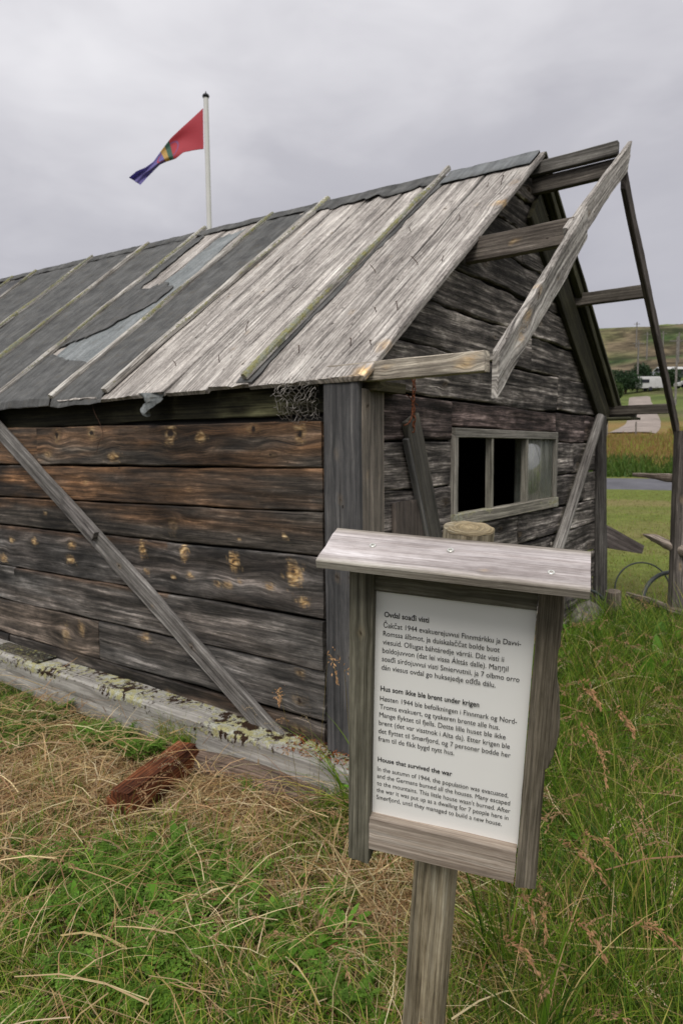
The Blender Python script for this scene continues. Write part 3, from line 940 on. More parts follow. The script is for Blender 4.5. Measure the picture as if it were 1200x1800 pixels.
for i in range(1, 10):
    y0, y1 = Yb[i], Yb[i + 1]
    sd = 300 + i
    if i == 2:
        # strip with the torn top sheet: grey felt below it, bare boards near the ridge
        felt_patch(lambda a: 2.50 + .12 * np.clip(fbm(a * 4, 0, 61) + (a - 1.6) * .8, 0, 1), lambda a: 3.20 - .30 * np.clip((a - 1.2) / .5, 0, 1) + .05 * fbm(a * 5, 1, 62), c(0.30), lambda u: 2.62 + .06 * vn(u * 5, 0, 66), M['felt_grey'], .005, seed=sd, wr=.002)
        felt_patch(c(2.50), c(3.36), c(-.045), lambda u: .42 + .22 * u + .05 * vn(u * 8, 0, 63) + jag(u, 801, .05) , M['felt'], .011, seed=sd + 20, wr=.008)
        felt_patch(lambda a: 2.52 + .35 * np.clip(1 - (a - 1.05) / .45, 0, 1) + .035 * fbm(a * 6, 0, 64) + jag(a, 804, .03), c(3.36), lambda u: 1.02 - .26 * (u) + .05 * vn(u * 7, 2, 65) + jag(u, 802, .05), lambda u: 1.70 - .22 * (1 - u) + .10 * vn(u * 6, 4, 66) + jag(u, 803, .07), M['felt'], .011, seed=sd + 40, wr=.009)
        felt_patch(lambda a: 3.20 + .03 * fbm(a * 9, 0, 67), c(3.36), c(1.6), lambda u: 2.72 + .05 * vn(u * 4, 2, 65), M['felt'], .010, seed=sd + 60, wr=.006, ny=5)
    elif i == 8:
        felt_patch(c(y0), c(y1), c(-.045), c(1.9), M['felt'], seed=sd)
        felt_patch(lambda a: y0 + .15 + 0 * a, c(y1), c(2.0), c(2.5), M['rot'], seed=sd)
    else:
        t = (1, 1, 1) if i != 6 else (.9, .9, .95)
        felt_patch(c(y0 + .004), c(y1 - .004), lambda u: -.05 + .008 * vn(u * 5, i, 3), lambda u: 2.80 + 0 * u, M['felt'], tint=t, seed=sd, wr=.006)
# felt strip left beside the first batten, and the flap hanging from the eave
felt_patch(lambda a: .600 + .03 * fbm(a * 5, 0, 5), lambda a: .70 + .05 * fbm(a * 4, 2, 8), c(.0), c(2.7), M['felt'], .003, ny=5, seed=7, wr=.003)
mb = MB()
s = np.linspace(0, 1, 14)[:, None]; u = np.linspace(0, 1, 10)[None]
wid = .22 * (1 - s * .85)
Yf = 1.38 + wid * (u - .5) + .06 * s + .012 * vn(s * 9, u * 6, 4)
Zf = 1.965 - .125 * s + .015 * np.sin(u * 7) * s
Xf = -.115 + .025 * np.sin(u * 6 + s * 5)
top = np.stack([Xf + 0 * s, Yf, Zf + 0 * u], -1); bot = top[:, ::-1] + np.array([.004, 0, 0])
V, F3, F4 = loft(np.concatenate([top, bot], 1)); mb.add(V, (F3, F4))
mb.build('felt_flap', M['felt_grey'], house)

# ridge felt: grey new strip at the gable end, dark torn strip beyond
def ridge_cap(y0, y1, lo, mat, seed, wr=.006, n=60):
    s = np.linspace(0, 1, n)[:, None]
    Y = y0 + (y1 - y0) * s
    lofn = lo + .035 * fbm(Y * 5, 0, seed, 4) + (.06 * fbm(Y * 16, 3, seed, 4) if seed == 4 else 0)
    h = np.array([0, .45, .8, .97])[None]
    cols = []
    k = kslope(Y)
    q = np.sqrt(1 + k * k)
    L = (RX + .08) * q
    a = L - lofn * (1 - h)
    left = on_roof(a, Y + 0 * h, .020 + wr * fbm(Y * 8, h * 5, seed + 2))
    right = left[:, ::-1].copy(); right[..., 0] = 2 * RX - right[..., 0]
    mid = np.stack([RX + 0 * Y, Y, zridge(Y) + .032 + .006 * fbm(Y * 9, 3, seed)], -1)
    top = np.concatenate([left, mid, right], 1)
    bot = top[:, ::-1] - np.array([0, 0, .005])
    mb = MB(); V, F3, F4 = loft(np.concatenate([top, bot], 1)); mb.add(V, (F3, F4))
    return mb.build('ridge_felt', mat, house, angle=60)
ridge_cap(-.10, .60, .20, M['felt_cap'], 3, .002)
ridge_cap(.64, 1.93, .17, M['felt'], 4, .012)
ridge_cap(1.93, Ly + .1, .09, M['felt'], 5, .010, 160)

# battens nailed up the slope
def batten(y, a0, a1, y1=None, li=.8, h=.034, w=.04):
    y1 = y if y1 is None else y1
    p0 = on_roof(np.array(a0), np.array(y), .008); p1 = on_roof(np.array(a1), np.array(y1), .008)
    ex = unit(p1 - p0); k = kslope(y); n = unit((-k, 0, 1)); ey = np.cross(n, ex)
    mb = MB()
    L = np.linalg.norm(p1 - p0)
    sd = int(y * 100)
    lf = lambda A, B, Cc: li * np.clip(.20 - B * 16 + fbm(A * 2.2, B * 20, sd, 3) * .8, 0, 1) * (Cc > .004)
    plank(mb, p0, ex, ey, n, L, w, h, (1, 1, 1), lich=lf, wob=.004, bump=.006, rag=.006, step=.02, nW=5, rnd=.010, bend=lambda a: .006 * fbm(a * 1.5, 0, sd, 2))
    return mb.build('roof_batten', M['batten'], house)
ends = [(.01, 2.90), (.02, 2.90), (.0, 2.86), (.04, 2.94), (.0, 2.87), (.0, 2.90), (.0, 2.90), (.0, 2.90), (.0, 2.93), (.0, 2.9), (.0, 2.85)]
for i, y in enumerate(Yb):
    batten(y, *ends[i], y1=y + [-.01, -.09, -.07, 0, -.10, -.06, -.05, 0, 0, 0, 0][i], li=.95 if i != 1 else .8, w=.040 if i != 1 else .052)
# nails that stick out of the bare boards
def nail_mesh(bendy):
    mb = MB()
    n = 6
    t = np.linspace(0, 1, n)
    pts = np.stack([bendy * .03 * t ** 2, 0 * t, .030 * t], -1)
    tube(mb, pts, .0024, 5)
    tube(mb, [pts[-1] - (0, 0, .0008), pts[-1] + (0, 0, .001)], .0052, 8)
    o = mb.build('nail', M['nail'], roof_boards)
    return o
rs = np.random.default_rng(3)
spots = [(.25, -.02), (.27, .12), (.60, .0), (.62, .14), (1.15, -.03), (1.17, .14), (1.75, -.02), (1.77, .12), (2.3, .02), (2.32, .13), (.26, .45), (1.16, .43), (1.76, .46), (.26, 1.05), (.61, 1.10), (1.16, 1.05), (.27, 1.45)]
base_nail = [nail_mesh(b) for b in (.2, .9, 1.8)]
for i, (a, y) in enumerate(spots):
    src = base_nail[i % 3]
    o = src if i < 3 else src.copy()
    if i >= 3:
        COL.objects.link(o); o.parent = roof_boards
    p = on_roof(np.array(a), np.array(y), -.004)
    k = kslope(y)
    nrm = Vector(unit((-k, 0, 1))) + Vector(rs.uniform(-1.0, 1.0, 3))
    o.rotation_euler = nrm.to_track_quat('Z', 'X').to_euler()
    o.location = Vector(p)

# --- purlins that carry the bared verge
def stick(name, x, z, y0, y1, w, h, mat, tint=(1, 1, 1), dx=0, dz=0, kn=(), rnd=.004, li=None, parent=house):
    p0 = np.array([x, y0, z]); p1 = np.array([x + dx, y1, z + dz])
    ex = unit(p1 - p0); ey = EZ - ex * np.dot(ex, EZ); ey = unit(ey); ez = np.cross(ex, ey)
    mb = MB()
    plank(mb, p0 - ez * w / 2, ex, ey, ez, np.linalg.norm(p1 - p0), h, w, tint, kn, step=.03, nW=6, wob=.002, rnd=rnd, lich=li)
    return mb.build(name, mat, parent)
stick('purlin', 2.09, 3.565, .25, -.640, .05, .085, M['grey'], (.75, .76, .74))
stick('purlin', 2.13, 3.462, .25, -.655, .05, .105, M['grey'], (.55, .52, .48))
stick('purlin', 1.11, 2.795, .15, -.685, .06, .135, M['grey'], (.72, .66, .60), kn=[(.5, 0, .012, .5, .2)])
stick('purlin', 0.01, 1.990, .15, -.685, .055, .088, M['grey'], (2.2, 2.1, 1.85), kn=[(.755, -.01, .022, .7, 0), (.765, .02, .018, .6, .3), (.35, .01, .012, .4, .5)])
stick('purlin', 3.08, 2.835, .15, -.60, .06, .10, M['grey'], (.6, .57, .52))
stick('purlin', 4.16, 1.975, .15, -.62, .06, .085, M['grey'], (.45, .42, .38))
stick('wall_plate_end', 0.14, 1.925, .10, -.13, .26, .05, M['under'], (1, .9, .8))
# wide dark board standing in for the roof underside band, then the rafter
def raft(x0, z0, x1, z1, y, w, t, mat, name='rafter', tint=(1, 1, 1), L=None, ext=(0, 0), knots=(), **kw):
    p0 = np.array([x0, y, z0]); p1 = np.array([x1, y, z1])
    ex = unit(p1 - p0); p0 = p0 - ex * ext[0]; Ln = np.linalg.norm(p1 - p0) + ext[1]
    ez = -EY; ey = np.cross(ez, ex)
    mb = MB()
    plank(mb, p0, ex, ey, ez, Ln, w, t, tint, knots, step=.025, nW=8, **kw)
    return mb.build(name, mat, house)
raft(4.03, 1.86, RX - .02, 3.33, -.055, .27, .035, M['under'], 'underside_band', (.42, .40, .34))
raft(4.27, 1.945, RX + .05, 3.57, -.080, .07, .05, M['under'], 'rafter', (.7, .7, .6))
# bargeboards: two lapped boards on the camera side, one on the far side
EB = dict(wob=.006, rag=.012, bump=.004)
def bb(O, p1, w, y, t, mat, tint, knots=(), cut0=0, cut1=0):
    """board between O and p1 (x,z); cut = how far the lower corner runs ahead (plumb cuts)"""
    p0 = np.array([O[0], y, O[1]]); q = np.array([p1[0], y, p1[1]])
    ex = unit(q - p0); ey = np.cross(-EY, ex); Ln = np.linalg.norm(q - p0)
    mb = MB()
    plank(mb, p0, ex, ey, -EY, Ln, w, t, tint, knots, step=.02, nW=10, ends=(lambda b: cut0 * b / w, lambda b: Ln + cut1 * b / w), **EB)
    return mb.build('bargeboard', mat, house)
bb((.035, 1.935), (1.19, 2.845), .150, -.700, .030, M['pale'], (.95, .95, .94), [(.30, 0, .03, .8, 0), (.42, .03, .03, .7, 0), (.62, .05, .02, .6, .3), (.9, -.02, .012, .3, .9)], cut0=.13, cut1=.10)
bb((1.00, 2.715), (2.155, 3.525), .135, -.668, .028, M['pale'], (.85, .84, .83), [(.4, 0, .012, .3, .9)], cut0=.0, cut1=.22)
bb((2.16, 3.40), (4.25, 1.735), .115, -.640, .035, M['grey'], (.50, .45, .43), [(.4, 0, .012, .2, .9)], cut0=-.10, cut1=-.16)
# dark wedge end of the eave under the far slope
mb = MB()
pole(mb, [(4.20, .4, 1.955), (4.20, -.30, 1.945)], .05, (1.2, 1.15, 1.1))
mb.build('eave_log', M['post'], house)

# --- window
win = MB()
def bar(x0, x1, z0, z1, y=-.075, t=.05, mat='frame', tint=(1, 1, 1), name='frame_bar', li=None, parent=None, vert=False):
    mb = MB()
    if vert:
        plank(mb, ((x0 + x1) / 2, y + t, z0), EZ, EX, -EY, z1 - z0, x1 - x0, t, tint, lich=li, step=.03, nW=4, wob=.0015, rnd=.004)
    else:
        plank(mb, (x0, y + t, (z0 + z1) / 2), EX, EZ, -EY, x1 - x0, z1 - z0, t, tint, lich=li, step=.03, nW=4, wob=.0015, rnd=.004)
    return mb.build(name, M[mat], parent)
window = bar(.921, 2.700, 1.690, 1.746, tint=(.95, .92, .88), name='window', parent=house)
bar(.921, .962, 1.232, 1.6885, tint=(.95, .92, .88), name='jamb', parent=window, vert=True)
bar(2.660, 2.700, 1.232, 1.6885, tint=(1, .97, .93), name='jamb', parent=window, vert=True)
sill = lambda A, B, Cc: .7 * np.clip(.3 + fbm(A * 5, B * 20, 91, 3) * 1.3, 0, 1)
bar(.915, 2.706, 1.155, 1.2305, y=-.085, t=.06, tint=(1.15, 1.1, 1.0), name='sill', li=sill, parent=window)
bar(1.452, 1.486, 1.232, 1.6885, y=-.07, t=.045, tint=(1, .98, .9), name='mullion', parent=window, vert=True)
bar(2.058, 2.092, 1.232, 1.6885, y=-.07, t=.045, tint=(1, .98, .9), name='mullion', parent=window, vert=True)
mb = MB(); box(mb, (2.379, -.045, 1.46), (.560, .004, .454))
mb.build('pane', M['glass'], window, smooth=False)
mb = MB()
s = np.linspace(0, 1, 40)[:, None]; zz = np.linspace(1.20, 1.72, 4)[None]
top = np.stack([2.22 + .30 * s + 0 * zz, .075 + .02 * np.sin(s * 34) + 0 * zz, zz + 0 * s], -1)
V, F3, F4 = loft(np.concatenate([top, top[:, ::-1] + np.array([0, .002, 0])], 1)); mb.add(V, (F3, F4))
mb.build('curtain', M['curtain'], window)

# --- diagonal brace nailed across the side wall, with a splice block
mb = MB()
p0 = np.array([-.055, .36, -.01]); p1 = np.array([-.055, 3.62, 2.02]); ex = unit(p1 - p0); ey = unit(np.cross(-EX, ex))
plank(mb, p0, ex, ey, -EX, np.linalg.norm(p1 - p0), lambda a: .118 + .02 * np.clip(1 - a / .6, 0, 1), .028, (.92, .93, .94), [(.9, .0, .01, .3, 1), (1.3, .02, .01, .3, 1), (1.7, 0, .012, .3, 1), (.4, .02, .01, .2, .8)], step=.02, nW=8, wob=.004, rag=.01, ends=(lambda b: -.9 * b, lambda b: 3.84 + 0 * b))
mb.build('brace', M['grey'], house)
mb = MB()
plank(mb, p0 + ex * 1.98 + ey * -.035 - EX * .0285, ex, ey, -EX, .42, .07, .035, (.85, .84, .86), step=.02, nW=6)
mb.build('splice_block', M['grey'], house)

# --- gable braces
mb = MB(); pole(mb, [(3.66, -.125, 1.90), (3.05, -.115, 1.25), (2.32, -.11, .50)], [.040, .043, .045], (1.0, 1.0, .99), li=.0)
mb.build('brace_pole', M['grey'], house)
mb = MB(); pole(mb, [(3.99, -.085, -.30), (3.87, -.085, 1.0), (3.79, -.085, 1.91)], [.070, .062, .056], (.62, .62, .62), rough=.08)
mb.build('corner_pole', M['grey'], house)
mb = MB()
p0 = np.array([.40, -.062, 1.79]); p1 = np.array([.90, -.062, .55]); ex = unit(p1 - p0); ey = unit(np.cross(-EY, ex))
plank(mb, p0, ex, ey, -EY, np.linalg.norm(p1 - p0), .135, .035, (.85, .82, .74), step=.02, nW=8, wob=.004, rag=.012, rnd=.010)
mb.build('leaning_brace', M['post'], house)
mb = MB()
plank(mb, p0 - ey * .083 + ex * .09 , ex, ey, -EY, np.linalg.norm(p1 - p0) - .1, .028, .03, (1.1, 1.1, 1.1), step=.03, nW=3, wob=.002)
mb.build('leaning_brace', M['post'], house)
mb = MB()
plank(mb, (.418, -.055, .55), EZ, EX, -EY, .80, .33, .022, (.95, .82, .75), step=.02, nW=12, wob=.004, rag=.006)
mb.build('patch_board', M['post'], house)
mb = MB()
plank(mb, (3.90, -.02, 1.90), EZ, EX, -EY, .16, .07, .03, (1.2, 1.2, 1.2), step=.02, nW=3)
mb.build('cleat', M['post'], house)
# fascia board under the far eave end
mb = MB()
plank(mb, (4.12, .3, 1.885), -EY, EX, EZ, .62, .35, .02, (1, 1, 1), step=.05, nW=4)
mb.build('eave_board', M['under'], house)
rebase(house)

# ================================================================== things hung on / laid by the house
# chain of rusty wire under the eave
mb = MB()
def ring(mb, c, r, n_axis, rr=.0028, k=14, sx=1.0):
    a = unit(np.cross(n_axis, (0.1, .3, 1))); b = np.cross(n_axis, a)
    th = np.linspace(0, 2 * math.pi, k + 1)
    tube(mb, c + r * (np.cos(th)[:, None] * a * sx + np.sin(th)[:, None] * b), rr, 6)
chain = thing('rusty_chain', 'thin rusty chain hanging from the near eave beam beside the corner boards', 'chain', (.385, -.09, 1.78))
zc = 1.985
i = 0
while zc > 1.70:
    mb = MB()
    th = np.linspace(0, 2 * math.pi, 15)
    a = np.array([1, 0, 0]) if i % 2 else np.array([0, 1, 0])
    c0 = np.array([.395 + .006 * math.sin(i), -.10, zc])
    tube(mb, c0 + .0085 * np.cos(th)[:, None] * a + .017 * np.sin(th)[:, None] * EZ, .0032, 6)
    mb.build('link', M['rust'], chain)
    zc -= .026; i += 1
mb = MB()
t = np.linspace(0, 1, 24)[:, None]
pts = np.array([.39, -.10, 1.86]) * (1 - t) + np.array([.30, -.10, 1.745]) * t + np.array([.02, 0, -.03]) * np.sin(t * 3.1)
tube(mb, pts, .004, 6)
tube(mb, np.array([.33, -.10, 1.90]) * (1 - t) + np.array([.44, -.10, 1.85]) * t, .0025, 5)
mb.build('wire_tail', M['rust'], chain)
rebase(chain)

# crumpled chicken wire under the eave at the corner
mb = MB()
rs = np.random.default_rng(8)
def bag(u, v):
    y = .17 + .27 * u + .02 * vn(u * 5, v * 5, 3)
    z = 2.00 - .23 * v * (1 - .28 * np.abs(u - .4)) - .02 * vn(u * 6, v * 6, 5)
    x = -.085 - .055 * np.sin(math.pi * np.clip(v, 0, 1)) * np.sin(math.pi * np.clip(u, 0, 1)) + .03 * vn(u * 9, v * 9, 8)
    return np.array([float(x), float(y), float(z)])
for lay in range(2):
    nx, ny = 9, 7
    def P(i, j):
        return bag(i / nx * (1 if lay == 0 else .8) + (0 if lay == 0 else -.02), j / ny) + (np.array([.035, .01, -.012]) * lay)
    for i in range(nx):
        for j in range(ny):
            x = i + (.5 if j % 2 else 0)
            a, b = P(x, j + .17), P(x, j + .83)
            tube(mb, [a, (a + b) / 2 + rs.uniform(-.002, .002, 3), b], .0011, 3)
            tube(mb, [b, P(x + .5, j + 1.17)], .0009, 3)
            tube(mb, [b, P(x - .5, j + 1.17)], .0009, 3)
tag(mb.build('wire_netting', M['wire'], None), 'crumpled chicken wire bulging out under the eave beside the corner board', 'wire netting')

# thin wire loop on the wall
mb = MB()
t = np.linspace(0, 1, 30)[:, None]
y = 1.98 + .05 * np.cos(t * 5.2); z = 1.93 - .33 * t + .05 * np.sin(t * 9) * (t > .6)
tube(mb, np.concatenate([-.075 + 0 * t, y, z], 1), .0018, 4)
tag(mb.build('wire_loop', M['nail'], None), 'thin dark wire dangling in front of the top brown board', 'wire')

# big lichen covered sill timber lying along the foot of the wall
mb = MB()
sil = lambda A, B, Cc: np.clip(.50 - A * .03 + fbm(A * 2.2, B * 12 + Cc * 12, 55, 3) * .75, 0, 1) * np.clip(.16 + (B - .02) / .09 + np.clip(.9 - A, 0, 1) * .5, .12, 1.1)
sp0 = np.array([-.105, -.20, -.015]); sp1 = np.array([-.135, 5.3, .02]); ex = unit(sp1 - sp0)
ey_ = unit(EZ - ex * ex[2]); ez_ = np.cross(ex, ey_)
plank(mb, sp0 + EX * .07, ex, ey_, -EX, 5.5, .25, .19, (1, 1, 1), lich=sil, wob=.008, bump=.008, step=.025, nW=14, rnd=.02, rag=.02)
tag(mb.build('sill_timber', M['beam'], None), 'long pale squared timber crusted with yellow lichen along the foot of the house wall', 'timber')
mb = MB()
plank(mb, (-.13, 2.62, .104), EY, EX, EZ, 2.6, .15, .035, (1.0, .9, .75), step=.03, nW=6, wob=.006, rag=.012, lich=lambda A, B, C_: .35 + 0 * A)
tag(mb.build('board', M['side'], None), 'short dark mossy board resting on top of the lichen covered timber', 'board')
# fallen log under the near end of the sill
mb = MB()
pole(mb, [(-.30, .86, -.085), (-.27, .45, -.075), (-.235, .02, -.095)], [.070, .082, .075], (.85, .66, .55), rough=.12, li=.1, seg=20)
tag(mb.build('log', M['grey'], None), 'brownish log lying under the corner end of the lichen covered timber', 'log')
# rotten red log
mb = MB()
p0, p1 = np.array([-.885, .735, -.045]), np.array([-.33, .90, -.045])
ex = unit(p1 - p0); ey = unit(np.cross(EZ, ex))
plank(mb, p0 - EZ * .075, ex, ey, unit(np.cross(ex, ey)), np.linalg.norm(p1 - p0), .150, .150, (1.45, 1.12, .95), step=.02, nW=10, wob=.005, bump=.005, rag=.006, rnd=.032)
tag(mb.build('rotten_log', M['rot'], None), 'short rotten red brown log half sunk in dry grass', 'log')

# stones and stump at the far front corner
def rock(c, s, seed, mat, name, label, cat, li=None):
    n1, n2 = 26, 36
    ph = np.linspace(.02, math.pi - .02, n1)[:, None]; th = np.linspace(0, 2 * math.pi, n2, endpoint=False)[None]
    d = np.stack([np.sin(ph) * np.cos(th), np.sin(ph) * np.sin(th), np.cos(ph) + 0 * th], -1)
    r = 1 + .22 * fbm(d[..., 0] * 2 + 5, d[..., 1] * 2 + d[..., 2] * 1.7, seed, 4) + .1 * vn(d[..., 0] * 6, d[..., 1] * 6 + d[..., 2] * 5, seed)
    P = np.asarray(c) + d * r[..., None] * np.asarray(s)
    V, F3, F4 = loft(P)
    mb = MB(); mb.add(V, (F3[:, ::-1], F4[:, ::-1]), None, (1, 1, 1), (0, 0, .3))
    return tag(mb.build(name, mat, None), label, cat)
rock((3.35, -.14, .10), (.30, .13, .16), 3, M['stone'], 'stone', 'grey block of stone under the far gable corner', 'stone')
rock((2.95, -.22, -.10), (.30, .16, .14), 9, M['beam'], 'stone', 'low mossy stone in the grass below the grey block', 'stone')
mb = MB(); pole(mb, [(3.72, -.27, -.2), (3.70, -.28, .1), (3.66, -.28, .32)], [.10, .085, .06], (.9, .8, .7), rough=.35, seg=18, li=.2)
tag(mb.build('stump', M['grey'], None), 'rugged stump standing behind the far corner pole', 'stump')
# slanting board at the back
mb = MB()
p0 = np.array([5.95, -.02, .40]); p1 = np.array([5.0, .75, 1.02]); ex = unit(p1 - p0); ey = unit(np.cross(EX * .3 + EY, ex)); 
plank(mb, p0, ex, ey, unit(np.cross(ex, ey)), 1.25, lambda a: .10 + .3 * np.clip(a / 1.0, 0, 1), .02, (.55, .5, .5), step=.05, nW=6, C=lambda a: -.15 * np.clip(a, 0, 1))
tag(mb.build('leaning_board', M['grey'], None), 'dark slanting board leaning on the rear side of the house', 'board')
# hoops of old hose
def hoop(c, r, tilt, rr, a0, a1, label, rot=0):
    mb = MB()
    th = np.linspace(a0, a1, 60)[:, None]
    rt = np.array([0.59, -0.80, 0]); up = unit(np.array([.55, .4, 0]) * math.sin(tilt) + EZ * math.cos(tilt))
    pts = np.asarray(c) + r * (np.cos(th) * rt + np.sin(th) * up)
    tube(mb, pts, rr, 8)
    tag(mb.build('hose_loop', M['hose'], None), label, 'hose')
hoop((4.75, -.29, .14), .29, .3, .008, -.6, 3.7, 'thin wide loop of hose standing in the grass behind the house corner')
hoop((4.32, -.70, .11), .33, .5, .020, .3, 3.9, 'thick grey loop of hose beside the leaning fence post')
hoop((3.62, -.05, .11), .20, .2, .014, -.9, 1.4, 'short dark end of hose close behind the corner pole')

# ------------------------------------------------------------------ broken fence
fence = thing('fence_post', 'tall grey squared fence post leaning slightly with three broken rails', 'fence', (3.93, -.73, -.1))
mb = MB()
p0 = np.array([3.905, -.735, -.35]); p1 = np.array([4.125, -.708, 1.76]); ex = unit(p1 - p0); fx = unit((.80, .60, 0)); ey = unit(np.cross(ex, fx)); ez = np.cross(ex, ey)
plank(mb, p0, ex, ey, ez, np.linalg.norm(p1 - p0), .12, .10, (.62, .58, .56), [(.9, 0, .02, .3, .8), (1.5, .01, .02, .3, .8), (.5, 0, .02, .3, .6)], step=.03, nW=6, wob=.004, rnd=.012)
mb.build('post', M['grey'], fence)
for pts, r in (([(4.282, -.315, 1.358), (4.054, -.685, 1.342), (3.95, -.86, 1.335)], [.018, .036, .038]),
               ([(4.186, -.441, .785), (4.10, -.56, .765), (3.938, -.72, .730), (3.82, -.90, .69)], [.006, .042, .048, .046]),
               ([(3.97, -.36, .225), (3.90, -.58, .20), (3.80, -.78, .165), (3.72, -.92, .16)], [.022, .034, .034, .036])):
    mb = MB(); pole(mb, np.array(pts) + np.array([.09, .06, 0]), r, (.9, .85, .8), rough=.30, seg=14, step=.02); mb.build('rail', M['bone'], fence)
rebase(fence)

# ================================================================== the information sign
TL = np.array([-1.69855, -1.24629, 1.36719])
SU = unit((0.309407, -0.948879, -0.062413)); SV = np.array([-0.125502, -0.105806, 0.986435]); SV = unit(SV - SU * SU.dot(SV)); SN = np.cross(SU, SV)
sp = lambda a, b, c=0.0: TL + SU * a + SV * b + SN * c
gpt = sp(.112, -1.5, -.07)
sign = thing('information_sign', 'wooden information sign with a white printed sheet on a round post', 'sign', (float(gpt[0]), float(gpt[1]), -.1))
mb = MB(); pole(mb, [sp(.098, -1.62, -.072), sp(.125, -.65, -.070), sp(.158, .098, -.062), sp(.159, .112, -.062)], [.050, .0455, .0455, .0455], (1, 1, 1), rough=.035, seg=32, step=.02)
mb.build('post', M['round'], sign)
mb = MB(); P = []
for r, h in ((.0455, .1105), (.044, .113), (.030, .1145), (.012, .114)):
    th = np.linspace(0, 2 * math.pi, 32, endpoint=False)
    P.append(np.array([sp(.159 + r * math.cos(a) * (1 + .02 * math.sin(5 * a)), h + .0012 * math.sin(a * 7 + r * 300), -.062 - r * math.sin(a)) for a in th]))
V, F3, F4 = loft(np.array(P)); U = np.stack([V[:, 0] * 2, np.linalg.norm(V - sp(.159, .112, -.062), axis=1), 0 * V[:, 0]], 1)
mb.add(V, (F3, F4), U, (.95, .90, .80), (0, 0, .18)); mb.build('post_top', M['round'], sign)
mb = MB()
plank(mb, sp(-.018, -.585, -.022), SV, -SU, SN, .640, .044, .044, (1.0, 1.0, .93), [(.50, .0, .006, .1, .8)], step=.01, nW=8, wob=.001, rnd=.002, rag=.002)
mb.build('side_rail', M['rail'], sign)
mb = MB()
plank(mb, sp(.3105, -.555, -.022), SV, -SU, SN, .602, lambda a: .037 + (a > .262) * (.005 + .012 * np.exp(-((a - .345) / .06) ** 2) + .002 * vn(a * 90, 0, 5)) + .0015 * vn(a * 25, 3, 8), .044, (1.25, 1.15, 1.08),
      step=.006, nW=10, wob=.0022, rnd=.002, rag=.003, C=lambda a: -.5 * (a > .262) * (.005 + .012 * np.exp(-((a - .345) / .06) ** 2) + .002 * vn(a * 90, 0, 5)) + .002)
mb.build('side_rail', M['rail'], sign)
mb = MB()
plank(mb, sp(.0035, .030, -.010), SU, SV, SN, .286, .062, .020, (.95, .95, .88), [(.10, .005, .004, .1, .9), (.15, 0, .006, .1, .4)], step=.01, nW=6, wob=.0006, rnd=.001, rag=0)
mb.build('top_rail', M['rail'], sign)
mb = MB()
plank(mb, sp(-.0015, -.516, -.020), SU, SV, SN, .2895, .0735, .042, (1.0, .97, .95), [(.018, .005, .0030, .1, 1), (.252, -.004, .0032, .1, 1)], step=.006, nW=10, wob=.0006, rnd=.0015, rag=.001)
mb.build('bottom_rail', M['bottom'], sign)
# cap board: slopes forward
mb = MB()
cn = unit(SN * .115 + SV * -.029)       # from back to front along the cap
cu = unit(np.cross(SU, -cn)); cu = cu if cu.dot(SV) > 0 else -cu
c0 = sp(-.078, .094, -.022)
plank(mb, c0 + cn * .0585 - cu * .006, SU, -cn, np.cross(SU, -cn), .445, .117, .0155, (1, .98, 1), [(.285, -.035, .006, .2, .3), (.05, .0, .002, 0, 0)], step=.008, nW=14, wob=.0008, rnd=.0016, rag=.001, bump=.0008, edge_tint=(.62, .60, .52))
cap = mb.build('cap_board', M['cap'], sign)
capn = np.cross(SU, -cn)
for (sx, sd_, tilt) in ((.083, .052, 0), (.219, .044, .5), (.386, .078, 0)):
    mb = MB()
    c1 = c0 + SU * sx + cn * sd_ + capn * .0098
    th = np.linspace(0, 2 * math.pi, 20, endpoint=False)
    nn = unit(capn + SU * -.25 * tilt); a = SU - nn * SU.dot(nn); a = unit(a); b = np.cross(nn, a)
    rings_ = []
    for r, h in ((.0060, -.004), (.0060, .0008 + .003 * tilt), (.0052, .0016 + .003 * tilt), (.0030, .0016 + .003 * tilt), (.0024, -.0004 + .002 * tilt), (.0003, -.0006 + .002 * tilt)):
        rings_.append(c1 + r * (np.cos(th)[:, None] * a + np.sin(th)[:, None] * b) + nn * h)
    V, F3, F4 = loft(np.array(rings_)); mb.add(V, (F3, F4))
    s_ = mb.build('screw', M['screw'], cap, angle=30)
    mb = MB(); tube(mb, [c1 + nn * (.0004 + .002 * tilt), c1 + nn * (.0012 + .002 * tilt)], .0021, 8)
